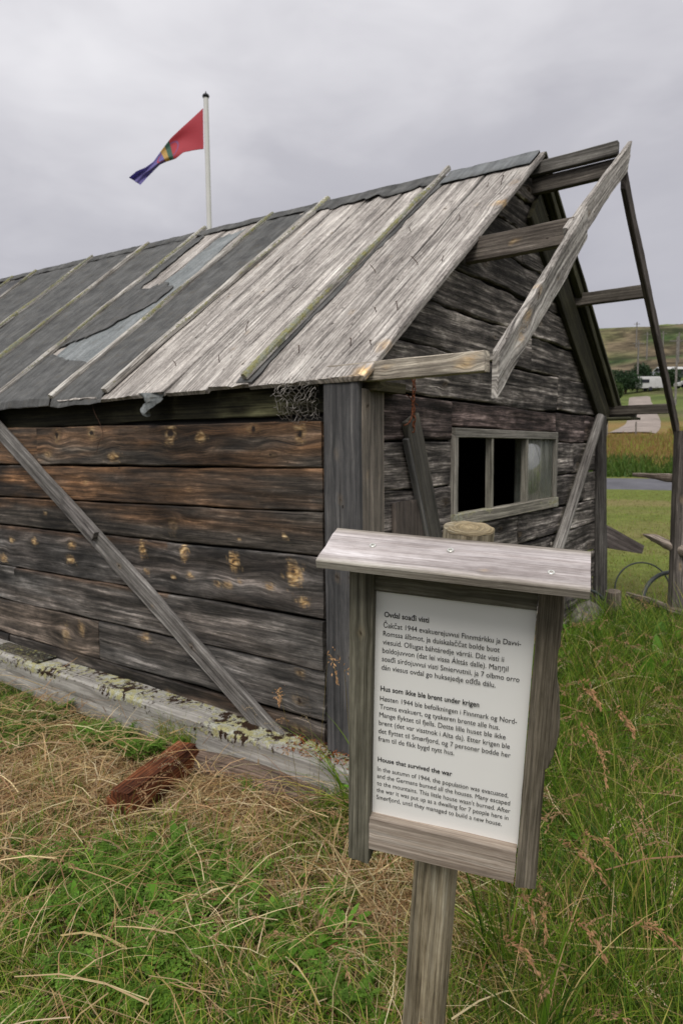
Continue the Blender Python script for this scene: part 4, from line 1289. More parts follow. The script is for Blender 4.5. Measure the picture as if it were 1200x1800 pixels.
# white sheet
mb = MB()
s = np.linspace(0, 1, 12)[:, None]; u = np.linspace(0, 1, 16)[None]
Q = np.array([[sp(.0005 + .2885 * i / 15, -.4865 * j / 11, .0008 * math.sin(i * .5)) for i in range(16)] for j in range(12)])
V, F3, F4 = loft(np.concatenate([Q, Q[:, ::-1] - SN * .003], 1)); mb.add(V, (F3, F4))
poster = mb.build('printed_sheet', M['poster'], sign)
LINES = [  # text, x0, baseline, width, size, bold
    ("Ovdal soađi visti", .0209, -.0540, .0835, 1),
    ("Čakčat 1944 evakuerejuvvui Finnmárkku ja Davvi-", .0200, -.0752, .2475, 0),
    ("Romssa álbmot, ja duiskalaččat bolde buot", .0196, -.0922, .2126, 0),
    ("viesuid. Ollugat báhtáredje várrái. Dát visti ii", .0192, -.1095, .2213, 0),
    ("boldojuvvon (dat lei vissa Álttás dalle). Maŋŋil", .0188, -.1266, .2303, 0),
    ("soađi sirdojuvvui visti Smiervutnii, ja 7 olbmo orro", .0182, -.1441, .2512, 0),
    ("dán viesus ovdal go huksejedje ođđa dálu.", .0176, -.1616, .2113, 0),
    ("Hus som ikke ble brent under krigen", .0165, -.2060, .1858, 1),
    ("Høsten 1944 ble befolkningen i Finnmark og Nord-", .0160, -.2272, .2545, 0),
    ("Troms evakuert, og tyskeren brente alle hus.", .0157, -.2448, .2254, 0),
    ("Mange flyktet til fjells. Dette lille huset ble ikke", .0151, -.2622, .2378, 0),
    ("brent (det var visstnok i Alta da). Etter krigen ble", .0146, -.2798, .2468, 0),
    ("det flyttet til Smørfjord, og 7 personer bodde her", .0141, -.2976, .2498, 0),
    ("fram til de fikk bygd nytt hus.", .0139, -.3150, .1478, 0),
    ("House that survived the war", .0138, -.3603, .1459, 1),
    ("In the autumn of 1944, the population was evacuated,", .0133, -.3820, .2519, 0),
    ("and the Germans burned all the houses. Many escaped", .0131, -.3980, .2562, 0),
    ("to the mountains. This little house wasn't burned. After", .0129, -.4145, .2579, 0),
    ("the war it was put up as a dwelling for 7 people here in", .0126, -.4302, .2557, 0),
    ("Smørfjord, until they managed to build a new house.", .0124, -.4465, .2447, 0),
]
txt_mats = M['ink']
tv, tf, off = [], [], 0
for li, (txt, x0, bl, wd, bold) in enumerate(LINES):
    cu_ = bpy.data.curves.new('line', 'FONT')
    cu_.body = txt
    cu_.size = .0150 if li < 14 else .0142
    cu_.resolution_u = 3
    cu_.fill_mode = 'FRONT'
    cu_.offset = .00022 if bold else .0
    to = bpy.data.objects.new('line', cu_)
    COL.objects.link(to)
    bpy.context.view_layer.update()
    dg = bpy.context.evaluated_depsgraph_get()
    me = bpy.data.meshes.new_from_object(to.evaluated_get(dg))
    co = np.zeros(len(me.vertices) * 3, np.float32); me.vertices.foreach_get('co', co); co = co.reshape(-1, 3)
    k = wd / (co[:, 0].max() - co[:, 0].min())
    w = sp(0, 0, .0016) + np.outer((co[:, 0] - co[:, 0].min()) * k + x0, SU) + np.outer(co[:, 1] + bl, SV)
    tv.append(w); tf += [[v + off for v in p.vertices] for p in me.polygons]; off += len(w)
    bpy.data.objects.remove(to); bpy.data.curves.remove(cu_); bpy.data.meshes.remove(me)
me = bpy.data.meshes.new('printed_text'); me.from_pydata(np.concatenate(tv).tolist(), [], tf); me.materials.append(M['ink'])
o = bpy.data.objects.new('printed_text', me); COL.objects.link(o); o.parent = poster
rebase(sign)
# keep the small children of parts in place too (their parents sit at the origin of the part)

# ================================================================== flag
pole_top = np.array([8.957, 10.546, 9.863]); gz0 = float(ground(8.8, 10.3))
fp = thing('flagpole', 'white flagpole with a dark ball on top behind the house roof', 'flagpole', (8.78, 10.3, gz0))
mb = MB(); tube(mb, np.linspace((8.70, 10.24, gz0 - .1), pole_top, 30), .058, 16)
me_o = mb.build('pole', M['polew'], fp)
mb = MB()
th = np.linspace(0, 2 * math.pi, 16, endpoint=False)
Rr = [(.01, -.02), (.07, 0), (.085, .035), (.07, .07), (.02, .09), (.012, .14), (.002, .15)]
V, F3, F4 = loft(np.array([pole_top + np.c_[r * np.cos(th), r * np.sin(th), np.full(16, h)] for r, h in Rr])); mb.add(V, (F3, F4))
mb.build('finial', M['dark'], fp)
rebase(fp)
R_ = np.array([0.59349, -0.80481, -.0078]); U_ = np.array([.0774, .0475, .9959])
px = lambda x, y: pole_top + R_ * ((x - 362) / 75.) + U_ * (-(y - 172) / 75.)
topc = np.array([(357, 190), (340, 206), (318, 226), (300, 243), (284, 264), (270, 284), (256, 294), (241, 300), (227, 312)], float)
botc = np.array([(358, 262), (342, 264), (322, 268), (309, 279), (294, 284), (281, 290), (268, 303), (258, 313), (247, 325)], float)
nu, nv = 120, 50
uu = np.linspace(0, 1, nu); kk = np.linspace(0, 1, len(topc))
Tt = np.stack([np.interp(uu, kk, topc[:, i]) for i in (0, 1)], 1); Bb = np.stack([np.interp(uu, kk, botc[:, i]) for i in (0, 1)], 1)
for _ in range(6):
    for X_ in (Tt, Bb): X_[1:-1] = (X_[:-2] + X_[1:-1] * 2 + X_[2:]) / 4
vv = np.linspace(0, 1, nv)
G = Tt[:, None] * (1 - vv)[None, :, None] + Bb[:, None] * vv[None, :, None]
toward = unit(CAM - pole_top)
dep = .07 * np.sin(uu[:, None] * 9 + vv[None] * 5) * uu[:, None] ** .5 + .07 * uu[:, None] * np.sin(vv[None] * 9 + uu[:, None] * 3) * np.clip(uu[:, None] * 1.5, 0, 1)
P = pole_top + (G[..., 0, None] - 362) / 75. * R_ - (G[..., 1, None] - 172) / 75. * U_ + dep[..., None] * toward
red, blue, yel, grn = np.array([.60, .09, .12]), np.array([.24, .21, .50]), np.array([.66, .45, .16]), np.array([.10, .20, .15])  # cloth colours lightened to include haze and light passing through
Cc = np.zeros((nu, nv, 3)); U2, V2 = np.meshgrid(uu, vv, indexing='ij')
Cc[:] = red
Cc[U2 > .40] = grn
Cc[U2 > .455] = yel
Cc[U2 > .515] = blue
rad = np.hypot((U2 - .455) / .165, (V2 - .5) / .36)
rm = (rad > .84) & (rad < .97)
Cc[rm & (U2 <= .40)] = blue * .6 + red * .4
Cc[rm & (U2 > .515)] = red
V, F3, F4 = loft(np.concatenate([P, P[:, ::-1] - toward * .012], 1))
cc = np.concatenate([Cc, Cc[:, ::-1]], 1).reshape(-1, 3); cc = np.concatenate([cc, cc[:1], cc[-1:]])
o = stuff_mesh('flag', V, F3, F4, cc, M['flag'])
o.data.polygons.foreach_set('use_smooth', np.ones(len(o.data.polygons), bool))
tag(o, 'red and blue flag with green and yellow stripes and a ring, drooping from the pole', 'flag')

# ================================================================== far things
def gz_at(x, y): return float(ground(x, y))
# caravan
cx_, cy_ = 126.9, 26.9
cz_ = gz_at(cx_, cy_)
rt = np.array([0.593, -0.805, 0]); rt /= np.linalg.norm(rt); fw = np.array([rt[1], -rt[0], 0]) * -1
ROT = np.stack([rt, fw, EZ], 1)
loc = lambda a, b, c: np.array([cx_, cy_, cz_]) + rt * a + fw * b + EZ * c
van = thing('caravan', 'white caravan with a dark window parked beside the upper lane', 'caravan', (cx_, cy_, cz_))
prof = np.array([(-2.5, .45), (-2.6, 1.0), (-2.45, 2.1), (-2.1, 2.45), (1.6, 2.45), (2.3, 2.0), (2.6, 1.3), (2.45, .5)])
mb = MB()
P = np.array([[loc(a * s_, b, .45 + (c - .45) * s_) for a, c in prof] for b, s_ in ((-1.1, .95), (-1.05, 1), (1.05, 1), (1.1, .95))])
V, F3, F4 = loft(P); mb.add(V, (F3, F4)); mb.build('body', M['white'], van)
for b in (-1.13, 1.13):
    mb = MB(); box(mb, loc(-.9, b, 1.65), (1.5, .05, .6), rot=ROT, bev=.02); mb.build('window', M['dark'], van)
mb = MB(); box(mb, loc(1.2, -1.13, 1.4), (.65, .05, 1.5), (.8, .8, .8), rot=ROT, bev=.01); mb.build('door', M['white'], van)
for b in (-1.0, 1.0):
    mb = MB(); th = np.linspace(0, 2 * math.pi, 20, endpoint=False)
    ringw = lambda bb_, r: np.array([loc(.1 + r * math.cos(a), bb_, .35 + r * math.sin(a)) for a in th])
    V, F3, F4 = loft(np.array([ringw(b - .1, .3), ringw(b - .1, .35), ringw(b + .1, .35), ringw(b + .1, .3)])); mb.add(V, (F3, F4)); mb.build('wheel', M['dark'], van)
rebase(van)


def far_house(x, y, w, d, h, rh, label, roofm, wallm, name='far_house', yaw=0.0, cat='house'):
    z = gz_at(x, y) - .2
    a = unit(rt + fw * yaw); b = np.cross(EZ, a)
    l = lambda p, q, r: np.array([x, y, z]) + a * p + b * q + EZ * r
    t = thing(name, label, cat, (x, y, z))
    mb = MB(); box(mb, l(0, 0, h / 2), (w, d, h), rot=np.stack([a, b, EZ], 1)); 
    mb.build('wall', wallm, t, smooth=False)
    mb = MB()
    e = .4
    P = np.array([[l(p, -d / 2 - e, h - .1), l(p, 0, h + rh), l(p, d / 2 + e, h - .1), l(p, d / 2 + e, h - .3), l(p, 0, h + rh - .2), l(p, -d / 2 - e, h - .3)] for p in (-w / 2 - e, w / 2 + e)])
    V, F3, F4 = loft(P, caps=False); n_ = 6
    mb.add(V, (F3, np.concatenate([F4, [[0, 1, 4, 5], [1, 2, 3, 4], [11, 10, 7, 6], [10, 9, 8, 7]]]))); mb.build('roof', roofm, t, smooth=False)
    for k in range(3):
        for s_ in (-1, 1):
            mb = MB(); box(mb, l(-w / 2 + w * (k + .5) / 3, s_ * (d / 2 + .03), h * .55), (w / 8, .06, h * .35), rot=np.stack([a, b, EZ], 1)); mb.build('window', M['dark'], t, smooth=False)
    return rebase(t)
far_house(141.5, 29.2, 8.5, 5, 1.9, 1.2, 'low house with a dark grey roof behind the caravan', M['roofgrey'], M['roofgrey'])
far_house(158, 29.5, 4.6, 3, 2.2, .5, 'small pale shed with a whitish flat roof beside the upper lane', M['white'], M['roofgrey'], 'shed', cat='shed')
# car near the shed
cx2, cy2 = 133.5, 21.6; cz2 = gz_at(cx2, cy2)
carr = thing('parked_car', 'white car parked below the small pale shed', 'car', (cx2, cy2, cz2))
l2 = lambda a, b, c: np.array([cx2, cy2, cz2]) + rt * a + fw * b + EZ * c
prof = np.array([(-2.1, .35), (-2.15, .8), (-1.9, 1.0), (-1.1, 1.05), (-.6, 1.45), (.9, 1.47), (1.6, 1.05), (2.1, .95), (2.2, .6), (2.1, .35)])
mb = MB(); V, F3, F4 = loft(np.array([[l2(a * k, b, .35 + (c - .35) * k) for a, c in prof] for b, k in ((-.85, .93), (-.8, 1), (.8, 1), (.85, .93))])); mb.add(V, (F3, F4)); mb.build('body', M['white'], carr)
for b in (-.87, .87):
    mb = MB(); V, F3, F4 = loft(np.array([[l2(a, b + e_, c) for a, c in ((-.95, 1.05), (-.55, 1.36), (.8, 1.38), (1.3, 1.05))] for e_ in (-.02, .02)])); mb.add(V, (F3, F4)); mb.build('window', M['dark'], carr)
for a_ in (-1.3, 1.35):
    for b in (-.78, .78):
        mb = MB(); th = np.linspace(0, 2 * math.pi, 18, endpoint=False)
        V, F3, F4 = loft(np.array([[l2(a_ + r * math.cos(q), b + e_, .32 + r * math.sin(q)) for q in th] for e_, r in ((-.1, .28), (-.1, .32), (.1, .32), (.1, .28))])); mb.add(V, (F3, F4)); mb.build('wheel', M['dark'], carr)
rebase(carr)
# utility poles
pl = [(126.2, 28.4, 15.6, 'utility pole rising behind the white caravan'), (98, 16.9, 11.2, 'tall utility pole right of the upper lane, nearest of the line'), (214, 46.7, 33.5, 'utility pole on the lower hillside above the dark bushes'),
      (233, 54.2, 32.5, 'short distant utility pole on the hillside, farthest toward the house roof'), (205, 36.5, 38.5, 'distant utility pole on the hillside beside the drooping bargeboard'), (212, 42.0, 38.2, 'distant utility pole in the middle of the hillside line')]
for x, y, zt, lb in pl:
    z0 = gz_at(x, y)
    H = 9.0 if x < 150 else 8.0
    t = thing('utility_pole', lb, 'utility pole', (x, y, z0), 'utility poles on the hillside')
    mb = MB(); r = .13 if x < 200 else .17
    pole(mb, [(x, y, z0 - .3), (x, y, z0 + H)], [r * 1.2, r], (1.1, 1.1, 1.1), seg=10, step=.5); mb.build('pole', M['grey'], t)
    mb = MB(); a = np.array([x, y, z0 + H - .6]); box(mb, a, (2.0, .14, .14), rot=ROT, bev=.01); mb.build('crossarm', M['grey'], t)
    rebase(t)
for i, (x, y, h, lb) in enumerate([(54.5, 13.75, 2.0, 'short weathered post at the meadow edge next to the house corner'), (56.5, 12.0, 1.2, 'low thin marker post in the dry meadow below the upper lane')]):
    z0 = gz_at(x, y); mb = MB(); pole(mb, [(x, y, z0 - .2), (x, y, z0 + h)], .10 if i == 0 else .06, (1.2, 1.15, 1.1), seg=10, step=.2)
    tag(mb.build('marker_post', M['grey'], None), lb, 'post')


# ------------------------------------------------------------------ vegetation
def leaf_cloud(n, c, s, size, col, seed, shell=.45):
    r = np.random.default_rng(seed)
    d = r.normal(size=(n, 3)); d /= np.linalg.norm(d, axis=1)[:, None]
    lump = 1 + .28 * fbm(d[:, 0] * 2.5 + 3, d[:, 1] * 2.5 + d[:, 2] * 2, seed, 3)
    rad = (shell + (1 - shell) * r.random(n) ** .5) * lump
    P = np.asarray(c) + d * rad[:, None] * np.asarray(s)
    a = r.normal(size=(n, 3)); a /= np.linalg.norm(a, axis=1)[:, None]
    b = np.cross(a, r.normal(size=(n, 3))); b /= np.linalg.norm(b, axis=1)[:, None]
    sz = size * r.uniform(.5, 1.2, n)[:, None]
    V = np.stack([P - a * sz, P + b * sz * .45, P + a * sz, P - b * sz * .45], 1).reshape(-1, 3)
    F = np.arange(4 * n).reshape(-1, 4)
    cc = np.asarray(col) * r.uniform(.6, 1.5, (n, 1)) * (1 + r.uniform(-.12, .12, (n, 3)))
    return V, F, np.repeat(cc, 4, 0)


bushes = [  # s, t, width, height, colour, label
    (112, 6.6, 2.6, 3.4, (.045, .075, .022), 'dark green bush closest to the house roof beside the upper lane'),
    (122, 8.6, 3.6, 4.6, (.032, .065, .022), 'tall dark bush between the house roof and the caravan'),
    (131, 5.8, 3.6, 4.4, (.030, .060, .025), 'dense dark bush just behind the caravan'),
    (138, 3.0, 3.8, 5.0, (.028, .058, .024), 'rounded dark bush above the caravan roof'),
    (142, -.8, 3.6, 4.2, (.034, .066, .024), 'dark bush behind the drooping bargeboard'),
    (136, -5.5, 3.4, 3.6, (.05, .09, .028), 'lighter green bush right of the drooping bargeboard'),
    (132, -10.5, 3.6, 3.4, (.045, .085, .028), 'green bush behind the small pale shed'),
    (128, 12.5, 4.5, 5.2, (.04, .07, .022), 'olive bush half hidden by the house roof edge'),
    (104, 7.6, 2.4, 2.4, (.05, .08, .025), 'small low bush at the lane side below the house eave'),
]
for i, (s_, t_, w, h, col, lb) in enumerate(bushes):
    x, y = from_st(s_, t_); z = gz_at(x, y)
    b = thing('bush', lb, 'bush', (float(x), float(y), z), 'bushes along the upper lane')
    Vs, Fs, Cs, o_ = [], [], [], 0
    for q in range(7):
        a = RG.uniform(0, 6.28); rr_ = w * .45 * RG.random()
        V, F, c_ = leaf_cloud(800, (x + rr_ * math.cos(a), y + rr_ * math.sin(a), z + h * RG.uniform(.35, .72)), (w * .38, w * .38, h * .30), .20, np.array(col) * RG.uniform(.8, 1.35), 50 + i * 9 + q, .3)
        Vs.append(V); Fs.append(F + o_); Cs.append(c_); o_ += len(V)
    stuff_mesh('crown', np.concatenate(Vs), np.zeros((0, 3), int), np.concatenate(Fs), np.concatenate(Cs), M['blade'], None, b)
    mb = MB()
    for q in range(4):
        pole(mb, [(x, y, z - .2), (x + RG.uniform(-.8, .8), y + RG.uniform(-.8, .8), z + h * .6)], [.10, .04], (.6, .5, .4), seg=7, step=.4)
    mb.build('trunk', M['grey'], b)
    rebase(b)


def blades(P, H, az, lean, W, col, seg=4, power=1.7, tipcol=None, droop=.35, rng=RG):
    n = len(P)
    t = np.linspace(0, 1, seg + 1)[None]
    dx, dy = np.cos(az)[:, None], np.sin(az)[:, None]
    H_ = H[:, None]; le = lean[:, None]
    out_ = le * H_ * t ** power
    z = H_ * (t * np.sqrt(np.clip(1 - .55 * np.clip(le, 0, 1.2) ** 2, .05, 1)) - droop * le * t ** 2.6)
    cx, cy, cz = P[:, 0:1] + dx * out_, P[:, 1:2] + dy * out_, P[:, 2:3] + z
    tw = rng.uniform(0, math.pi, n)[:, None] * .9 + az[:, None]
    wx, wy = -np.sin(tw), np.cos(tw)
    w = W[:, None] * (1 - t ** 1.6) * .5 + .0003
    L = np.stack([cx - wx * w, cy - wy * w, cz], -1); R = np.stack([cx + wx * w, cy + wy * w, cz + 0 * w], -1)
    V = np.stack([L, R], 2).reshape(n, -1, 3)         # n, (seg+1)*2, 3
    k = (seg + 1) * 2
    base = np.arange(seg) * 2
    f = np.stack([base, base + 1, base + 3, base + 2], -1)
    F = (np.arange(n)[:, None, None] * k + f[None]).reshape(-1, 4)
    tip = col * np.array([1.15, 1.05, .9]) if tipcol is None else tipcol
    cc = col[:, None] * (1 - t[..., None] ** 1.5) + tip[:, None] * t[..., None] ** 1.5
    cc = np.repeat(cc, 2, axis=1)
    return V.reshape(-1, 3), F, cc.reshape(-1, 3)


def clear(x, y):
    """where plants may grow"""
    inside = (x > -.24) & (x < XR + .05) & (y > -.05) & (y < Ly)
    return ~inside & (np.hypot(x - CAM[0], y - CAM[1]) > .75)


def outside_log(x, y):
    return ~((x > -.90) & (x < -.35) & (np.abs(y - (.70 + (x + .89) * .30)) < .15))


def scatter(n, x0, x1, y0, y1, dens):
    x = RG.uniform(x0, x1, n); y = RG.uniform(y0, y1, n)
    k = (RG.random(n) < dens(x, y)) & clear(x, y) & outside_log(x, y)
    x, y = x[k], y[k]
    return np.stack([x, y, ground(x, y) - .01], -1)


def in_view(P, pad=.25):
    d = P - CAM
    Rm = np.array([[0.593488, -0.804805, -0.007783], [0.0774405, 0.047476, 0.995866], [-0.801109, -0.591637, 0.090501]])
    c = d @ Rm.T
    z = -c[:, 2]
    return (z > .3) & (np.abs(c[:, 0] / z) < .5 + pad) & (np.abs(c[:, 1] / z) < .75 + pad + .2)


def dist(P): return np.hypot(P[:, 0] - CAM[0], P[:, 1] - CAM[1])


G1 = np.array([.105, .20, .018]); G2 = np.array([.20, .31, .035]); G3 = np.array([.045, .10, .014]); YG = np.array([.36, .34, .09])
S1 = np.array([.52, .39, .20]); S2 = np.array([.40, .26, .13]); S3 = np.array([.72, .60, .37]); S4 = np.array([.24, .13, .06])


def pick(n, cols, p):
    c = np.array(cols)[RG.choice(len(cols), n, p=p)]
    return c * RG.uniform(.7, 1.3, (n, 1)) * (1 + RG.uniform(-.08, .08, (n, 3)))


def tall_zone(x, y):
    """thick tall grass along the gable and to the right"""
    z = np.clip((x + .25) / .5, 0, 1) * np.clip((-.05 - y) / .3 + .5, 0, 1)
    return np.clip(z + np.clip((-.9 - y) / .5, 0, 1) * np.clip((x + 1.35) / .6, 0, 1), 0, 1)


# 1. short green grass between everything
P = scatter(260000, -2.6, 3.2, -2.6, 5.0, lambda x, y: np.clip(1.0 - straw_zone(x, y) * .90 + .04, 0, 1) * np.clip(.62 + fbm(x * 3, y * 3, 88) * .9, .12, 1))
P = P[in_view(P)]
n = len(P); tz = tall_zone(P[:, 0], P[:, 1])
H = RG.uniform(.06, .17, n) * (1 - .62 * np.clip((P[:, 0] + .75) / .35, 0, 1) * (P[:, 1] > .1)) * (1 + 1.3 * tz) * (1 + .5 * fbm(P[:, 0] * 2, P[:, 1] * 2, 14))
flow = fbm(P[:, 0] * 1.1, P[:, 1] * 1.1, 33) * 5
az = flow + RG.normal(0, 1.1, n)
V, F, c_ = blades(P, H, az, RG.uniform(.15, 1.0, n), RG.uniform(.0025, .0075, n), pick(n, [G1, G2, G3, YG, S1], [.36, .26, .22, .11, .05]))
print('green', n)
o = stuff_mesh('grass', V, np.zeros((0, 3), int), F, c_, M['blade'], 'stuff'); tag(o, 'fresh green grass growing round the house and the sign', 'grass')

# 2. tussocks of long arching blades, green and dry mixed
def tussocks(nc, dens, nb, Hr, box_, cols, p, W=(.0022, .0048), lean=(.45, 1.25)):
    Cn = scatter(nc, *box_, dens)
    Cn = Cn[in_view(Cn, .4)]
    m_ = len(Cn)
    P = np.repeat(Cn, nb, 0)
    r = RG.random(len(P)) ** .6 * .07; a = RG.uniform(0, 6.283, len(P))
    P = P + np.stack([r * np.cos(a), r * np.sin(a), 0 * r], -1)
    fl = np.repeat(RG.uniform(0, 6.28, m_), nb)
    az = np.where(RG.random(len(P)) < .55, a, fl) + RG.normal(0, .45, len(P))
    H = np.repeat(RG.uniform(*Hr, m_), nb) * RG.uniform(.5, 1.15, len(P))
    return blades(P, H, az, RG.uniform(*lean, len(P)), RG.uniform(*W, len(P)), pick(len(P), cols, p), seg=7, droop=.42)
V1, F1, c1_ = tussocks(620, lambda x, y: np.clip(.9 - 1.1 * straw_zone(x, y), .05, 1) * ~((x > -.85) & (y > .1)), 60, (.16, .36), (-2.3, 1.2, -2.3, 2.2), [G1, G2, YG, S1, S3], [.34, .24, .14, .18, .10])
V2, F2, c2_ = tussocks(700, lambda x, y: tall_zone(x, y), 60, (.30, .62), (-1.0, 4.0, -3.2, -.05), [G1, G2, YG, S1, G3], [.36, .26, .10, .07, .21], W=(.0035, .008), lean=(.2, .95))
V3, F3_, c3_ = tussocks(420, lambda x, y: 1 + 0 * x, 46, (.30, .55), (-.15, 4.0, -.95, -.08), [G1, G2, G3], [.45, .15, .40], W=(.006, .013), lean=(.35, 1.2))
F2 = np.concatenate([F2, F3_ + len(V2)]); V2 = np.concatenate([V2, V3]); c2_ = np.concatenate([c2_, c3_])
o = stuff_mesh('long_grass', np.concatenate([V1, V2]), np.zeros((0, 3), int), np.concatenate([F1, F2 + len(V1)]), np.concatenate([c1_, c2_]), M['blade'], 'stuff')
tag(o, 'long arching tussock grass, thickest along the gable wall', 'grass')

# 3. straw: dry stems lying criss-cross over the ground
def straw(n, box_, dens, zr, L=(.07, .30)):
    P = scatter(n, *box_, dens); P = P[in_view(P)]
    m_ = len(P)
    P[:, 2] += RG.uniform(*zr, m_) ** 1.0
    az = RG.uniform(0, 6.283, m_); Ln = RG.uniform(*L, m_)
    seg = 3
    t = np.linspace(0, 1, seg + 1)[None]
    curv = RG.normal(0, .6, m_)[:, None]
    a_ = az[:, None] + curv * t
    x = P[:, 0:1] + np.cumsum(np.cos(a_) * (Ln / seg)[:, None] * (t > 0), 1); y = P[:, 1:2] + np.cumsum(np.sin(a_) * (Ln / seg)[:, None] * (t > 0), 1)
    z = P[:, 2:3] + RG.normal(0, .13, m_)[:, None] * Ln[:, None] * t + .10 * Ln[:, None] * np.sin(t * 3.14)
    w = (.0009 + .0021 * RG.random(m_) ** 2)[:, None] * (1 - .5 * t)
    nx, ny = -np.sin(a_) * w, np.cos(a_) * w
    tz_ = RG.normal(0, .5, m_)[:, None] * w
    V = np.stack([np.stack([x - nx, y - ny, z - tz_], -1), np.stack([x + nx, y + ny, z + tz_], -1)], 2).reshape(m_, -1, 3)
    k = (seg + 1) * 2; b = np.arange(seg) * 2; f = np.stack([b, b + 1, b + 3, b + 2], -1)
    F = (np.arange(m_)[:, None, None] * k + f[None]).reshape(-1, 4)
    c = np.repeat(pick(m_, [S1, S2, S3, S4], [.36, .30, .16, .18]), k, 0)
    return V.reshape(-1, 3), F, c
A = straw(150000, (-2.4, 1.6, -2.4, 4.6), lambda x, y: np.clip(straw_zone(x, y) * 1.0 + .02, 0, 1), (.0, .05), (.06, .24))
B = straw(26000, (-2.4, 1.6, -2.4, 3.0), lambda x, y: .14 + .6 * straw_zone(x, y), (.03, .14), (.12, .42))
C3 = straw(14000, (-.5, 3.6, -3.0, -.05), lambda x, y: .11 + 0 * x, (.04, .30), (.15, .5))
print('straw', len(A[1]) // 3, len(B[1]) // 3)
n1, n2 = len(A[0]), len(A[0]) + len(B[0])
o = stuff_mesh('dry_grass', np.concatenate([A[0], B[0], C3[0]]), np.zeros((0, 3), int), np.concatenate([A[1], B[1] + n1, C3[1] + n2]), np.concatenate([A[2], B[2], C3[2]]), M['blade'], 'stuff')
tag(o, 'flattened dry straw coloured grass on the ground', 'grass')

# 4. feathery leafy plants
def ferns(spots_, seed=4):
    r = np.random.default_rng(seed)
    Vs, Fs, Cs, o_ = [], [], [], 0
    for (x, y, sc) in spots_:
        z = gz_at(x, y)
        g0 = np.array([.12, .23, .03]) * r.uniform(.75, 1.25)
        for q in range(r.integers(6, 11)):
            az = r.uniform(0, 6.283); L = sc * r.uniform(.6, 1.1); le = r.uniform(.3, 1.0)
            m_ = 11
            t = np.linspace(.15, 1, m_)
            ax = np.stack([np.cos(az) * le * L * t, np.sin(az) * le * L * t, L * (t * .85 - .35 * le * t ** 2) + .01], -1) + (x, y, z)
            perp = np.array([-math.sin(az), math.cos(az), 0.0])
            for k in range(m_):
                ll = L * .30 * (1 - .75 * abs(t[k] - .35)) * (1.05 - t[k]) * 1.4 + .004
                for sg_ in (-1, 1):
                    dirn = unit(perp * sg_ + np.array([math.cos(az), math.sin(az), .25]) * .55 + r.normal(0, .15, 3))
                    up = unit(np.cross(dirn, perp * .2 + EZ + r.normal(0, .2, 3)))
                    b0 = ax[k]
                    for h_ in (.0, .33, .66):
                        c0_ = b0 + dirn * ll * h_
                        e = c0_ + dirn * ll * .48
                        w_ = ll * .20 * (1 - h_ * .5)
                        Vs.append(np.array([c0_, (c0_ + e) / 2 + up * w_, e, (c0_ + e) / 2 - up * w_]))
                        Fs.append(np.arange(4) + o_); o_ += 4
                        Cs.append(np.tile(g0 * r.uniform(.8, 1.25), (4, 1)))
    return np.concatenate(Vs), np.array(Fs), np.concatenate(Cs)
sp_ = []
r4 = np.random.default_rng(17)
cl = [(-.85, 2.25, .30, 16), (-.55, 1.9, .16, 18), (-.44, 1.45, .07, 16), (-.55, 2.5, .2, 18), (-.72, 2.9, .25, 14), (-.42, 1.15, .05, 8), (-.95, -.02, .16, 12), (-1.12, .28, .16, 10), (-1.42, .25, .22, 16), (-1.55, -.02, .16, 10), (-1.30, .62, .2, 8), (-1.25, -.28, .22, 8), (-.45, .95, .12, 7), (-.98, -.62, .2, 8), (-1.35, -.78, .18, 8),
      (.5, -.45, .2, 14), (.85, -.35, .3, 18), (.15, -.75, .2, 8), (1.9, -.4, .4, 16), (-.28, .35, .06, 4)]
for x, y, s_, k in cl:
    for _ in range(int(k * 1.1)):
        xx, yy_ = x + r4.normal(0, s_), y + r4.normal(0, s_)
        if clear(xx, yy_) and outside_log(xx, yy_) and not (xx > -.30 and yy_ > -.1): sp_.append((xx, yy_, r4.uniform(.09, .21) * (1.6 if x > 0 else 1)))
V, F, c_ = ferns(sp_)
def weeds(spots_, seed=6):
    r = np.random.default_rng(seed)
    Vs, Fs, Cs, o_ = [], [], [], 0
    for (x, y, sc) in spots_:
        z = gz_at(x, y)
        g0 = np.array([.11, .25, .025]) * r.uniform(.7, 1.3)
        for q in range(r.integers(7, 14)):
            az = r.uniform(0, 6.283); L = sc * r.uniform(.5, 1.1); le = r.uniform(.3, 1.1); wd = L * r.uniform(.06, .12)
            t = np.linspace(0, 1, 7)
            ax = np.stack([np.cos(az) * le * L * t, np.sin(az) * le * L * t, L * (t * .95 - .55 * le * t ** 2)], -1) + (x, y, z)
            pr_ = np.array([-math.sin(az), math.cos(az), 0.0])
            w = wd * np.clip(np.sin(np.clip((t - .25) / .75, 0, 1) * math.pi), .03, 1)[:, None]
            Lf, Rt = ax - pr_ * w + EZ * w * .35, ax + pr_ * w + EZ * w * .35
            P_ = np.stack([Lf, ax, Rt], 1)
            V_, _, F_ = loft(P_, close_ring=False, caps=False)
            Vs.append(V_); Fs.append(F_ + o_); o_ += len(V_); Cs.append(np.tile(g0 * r.uniform(.8, 1.25), (len(V_), 1)))
    return np.concatenate(Vs), np.concatenate(Fs), np.concatenate(Cs)
wsp = []
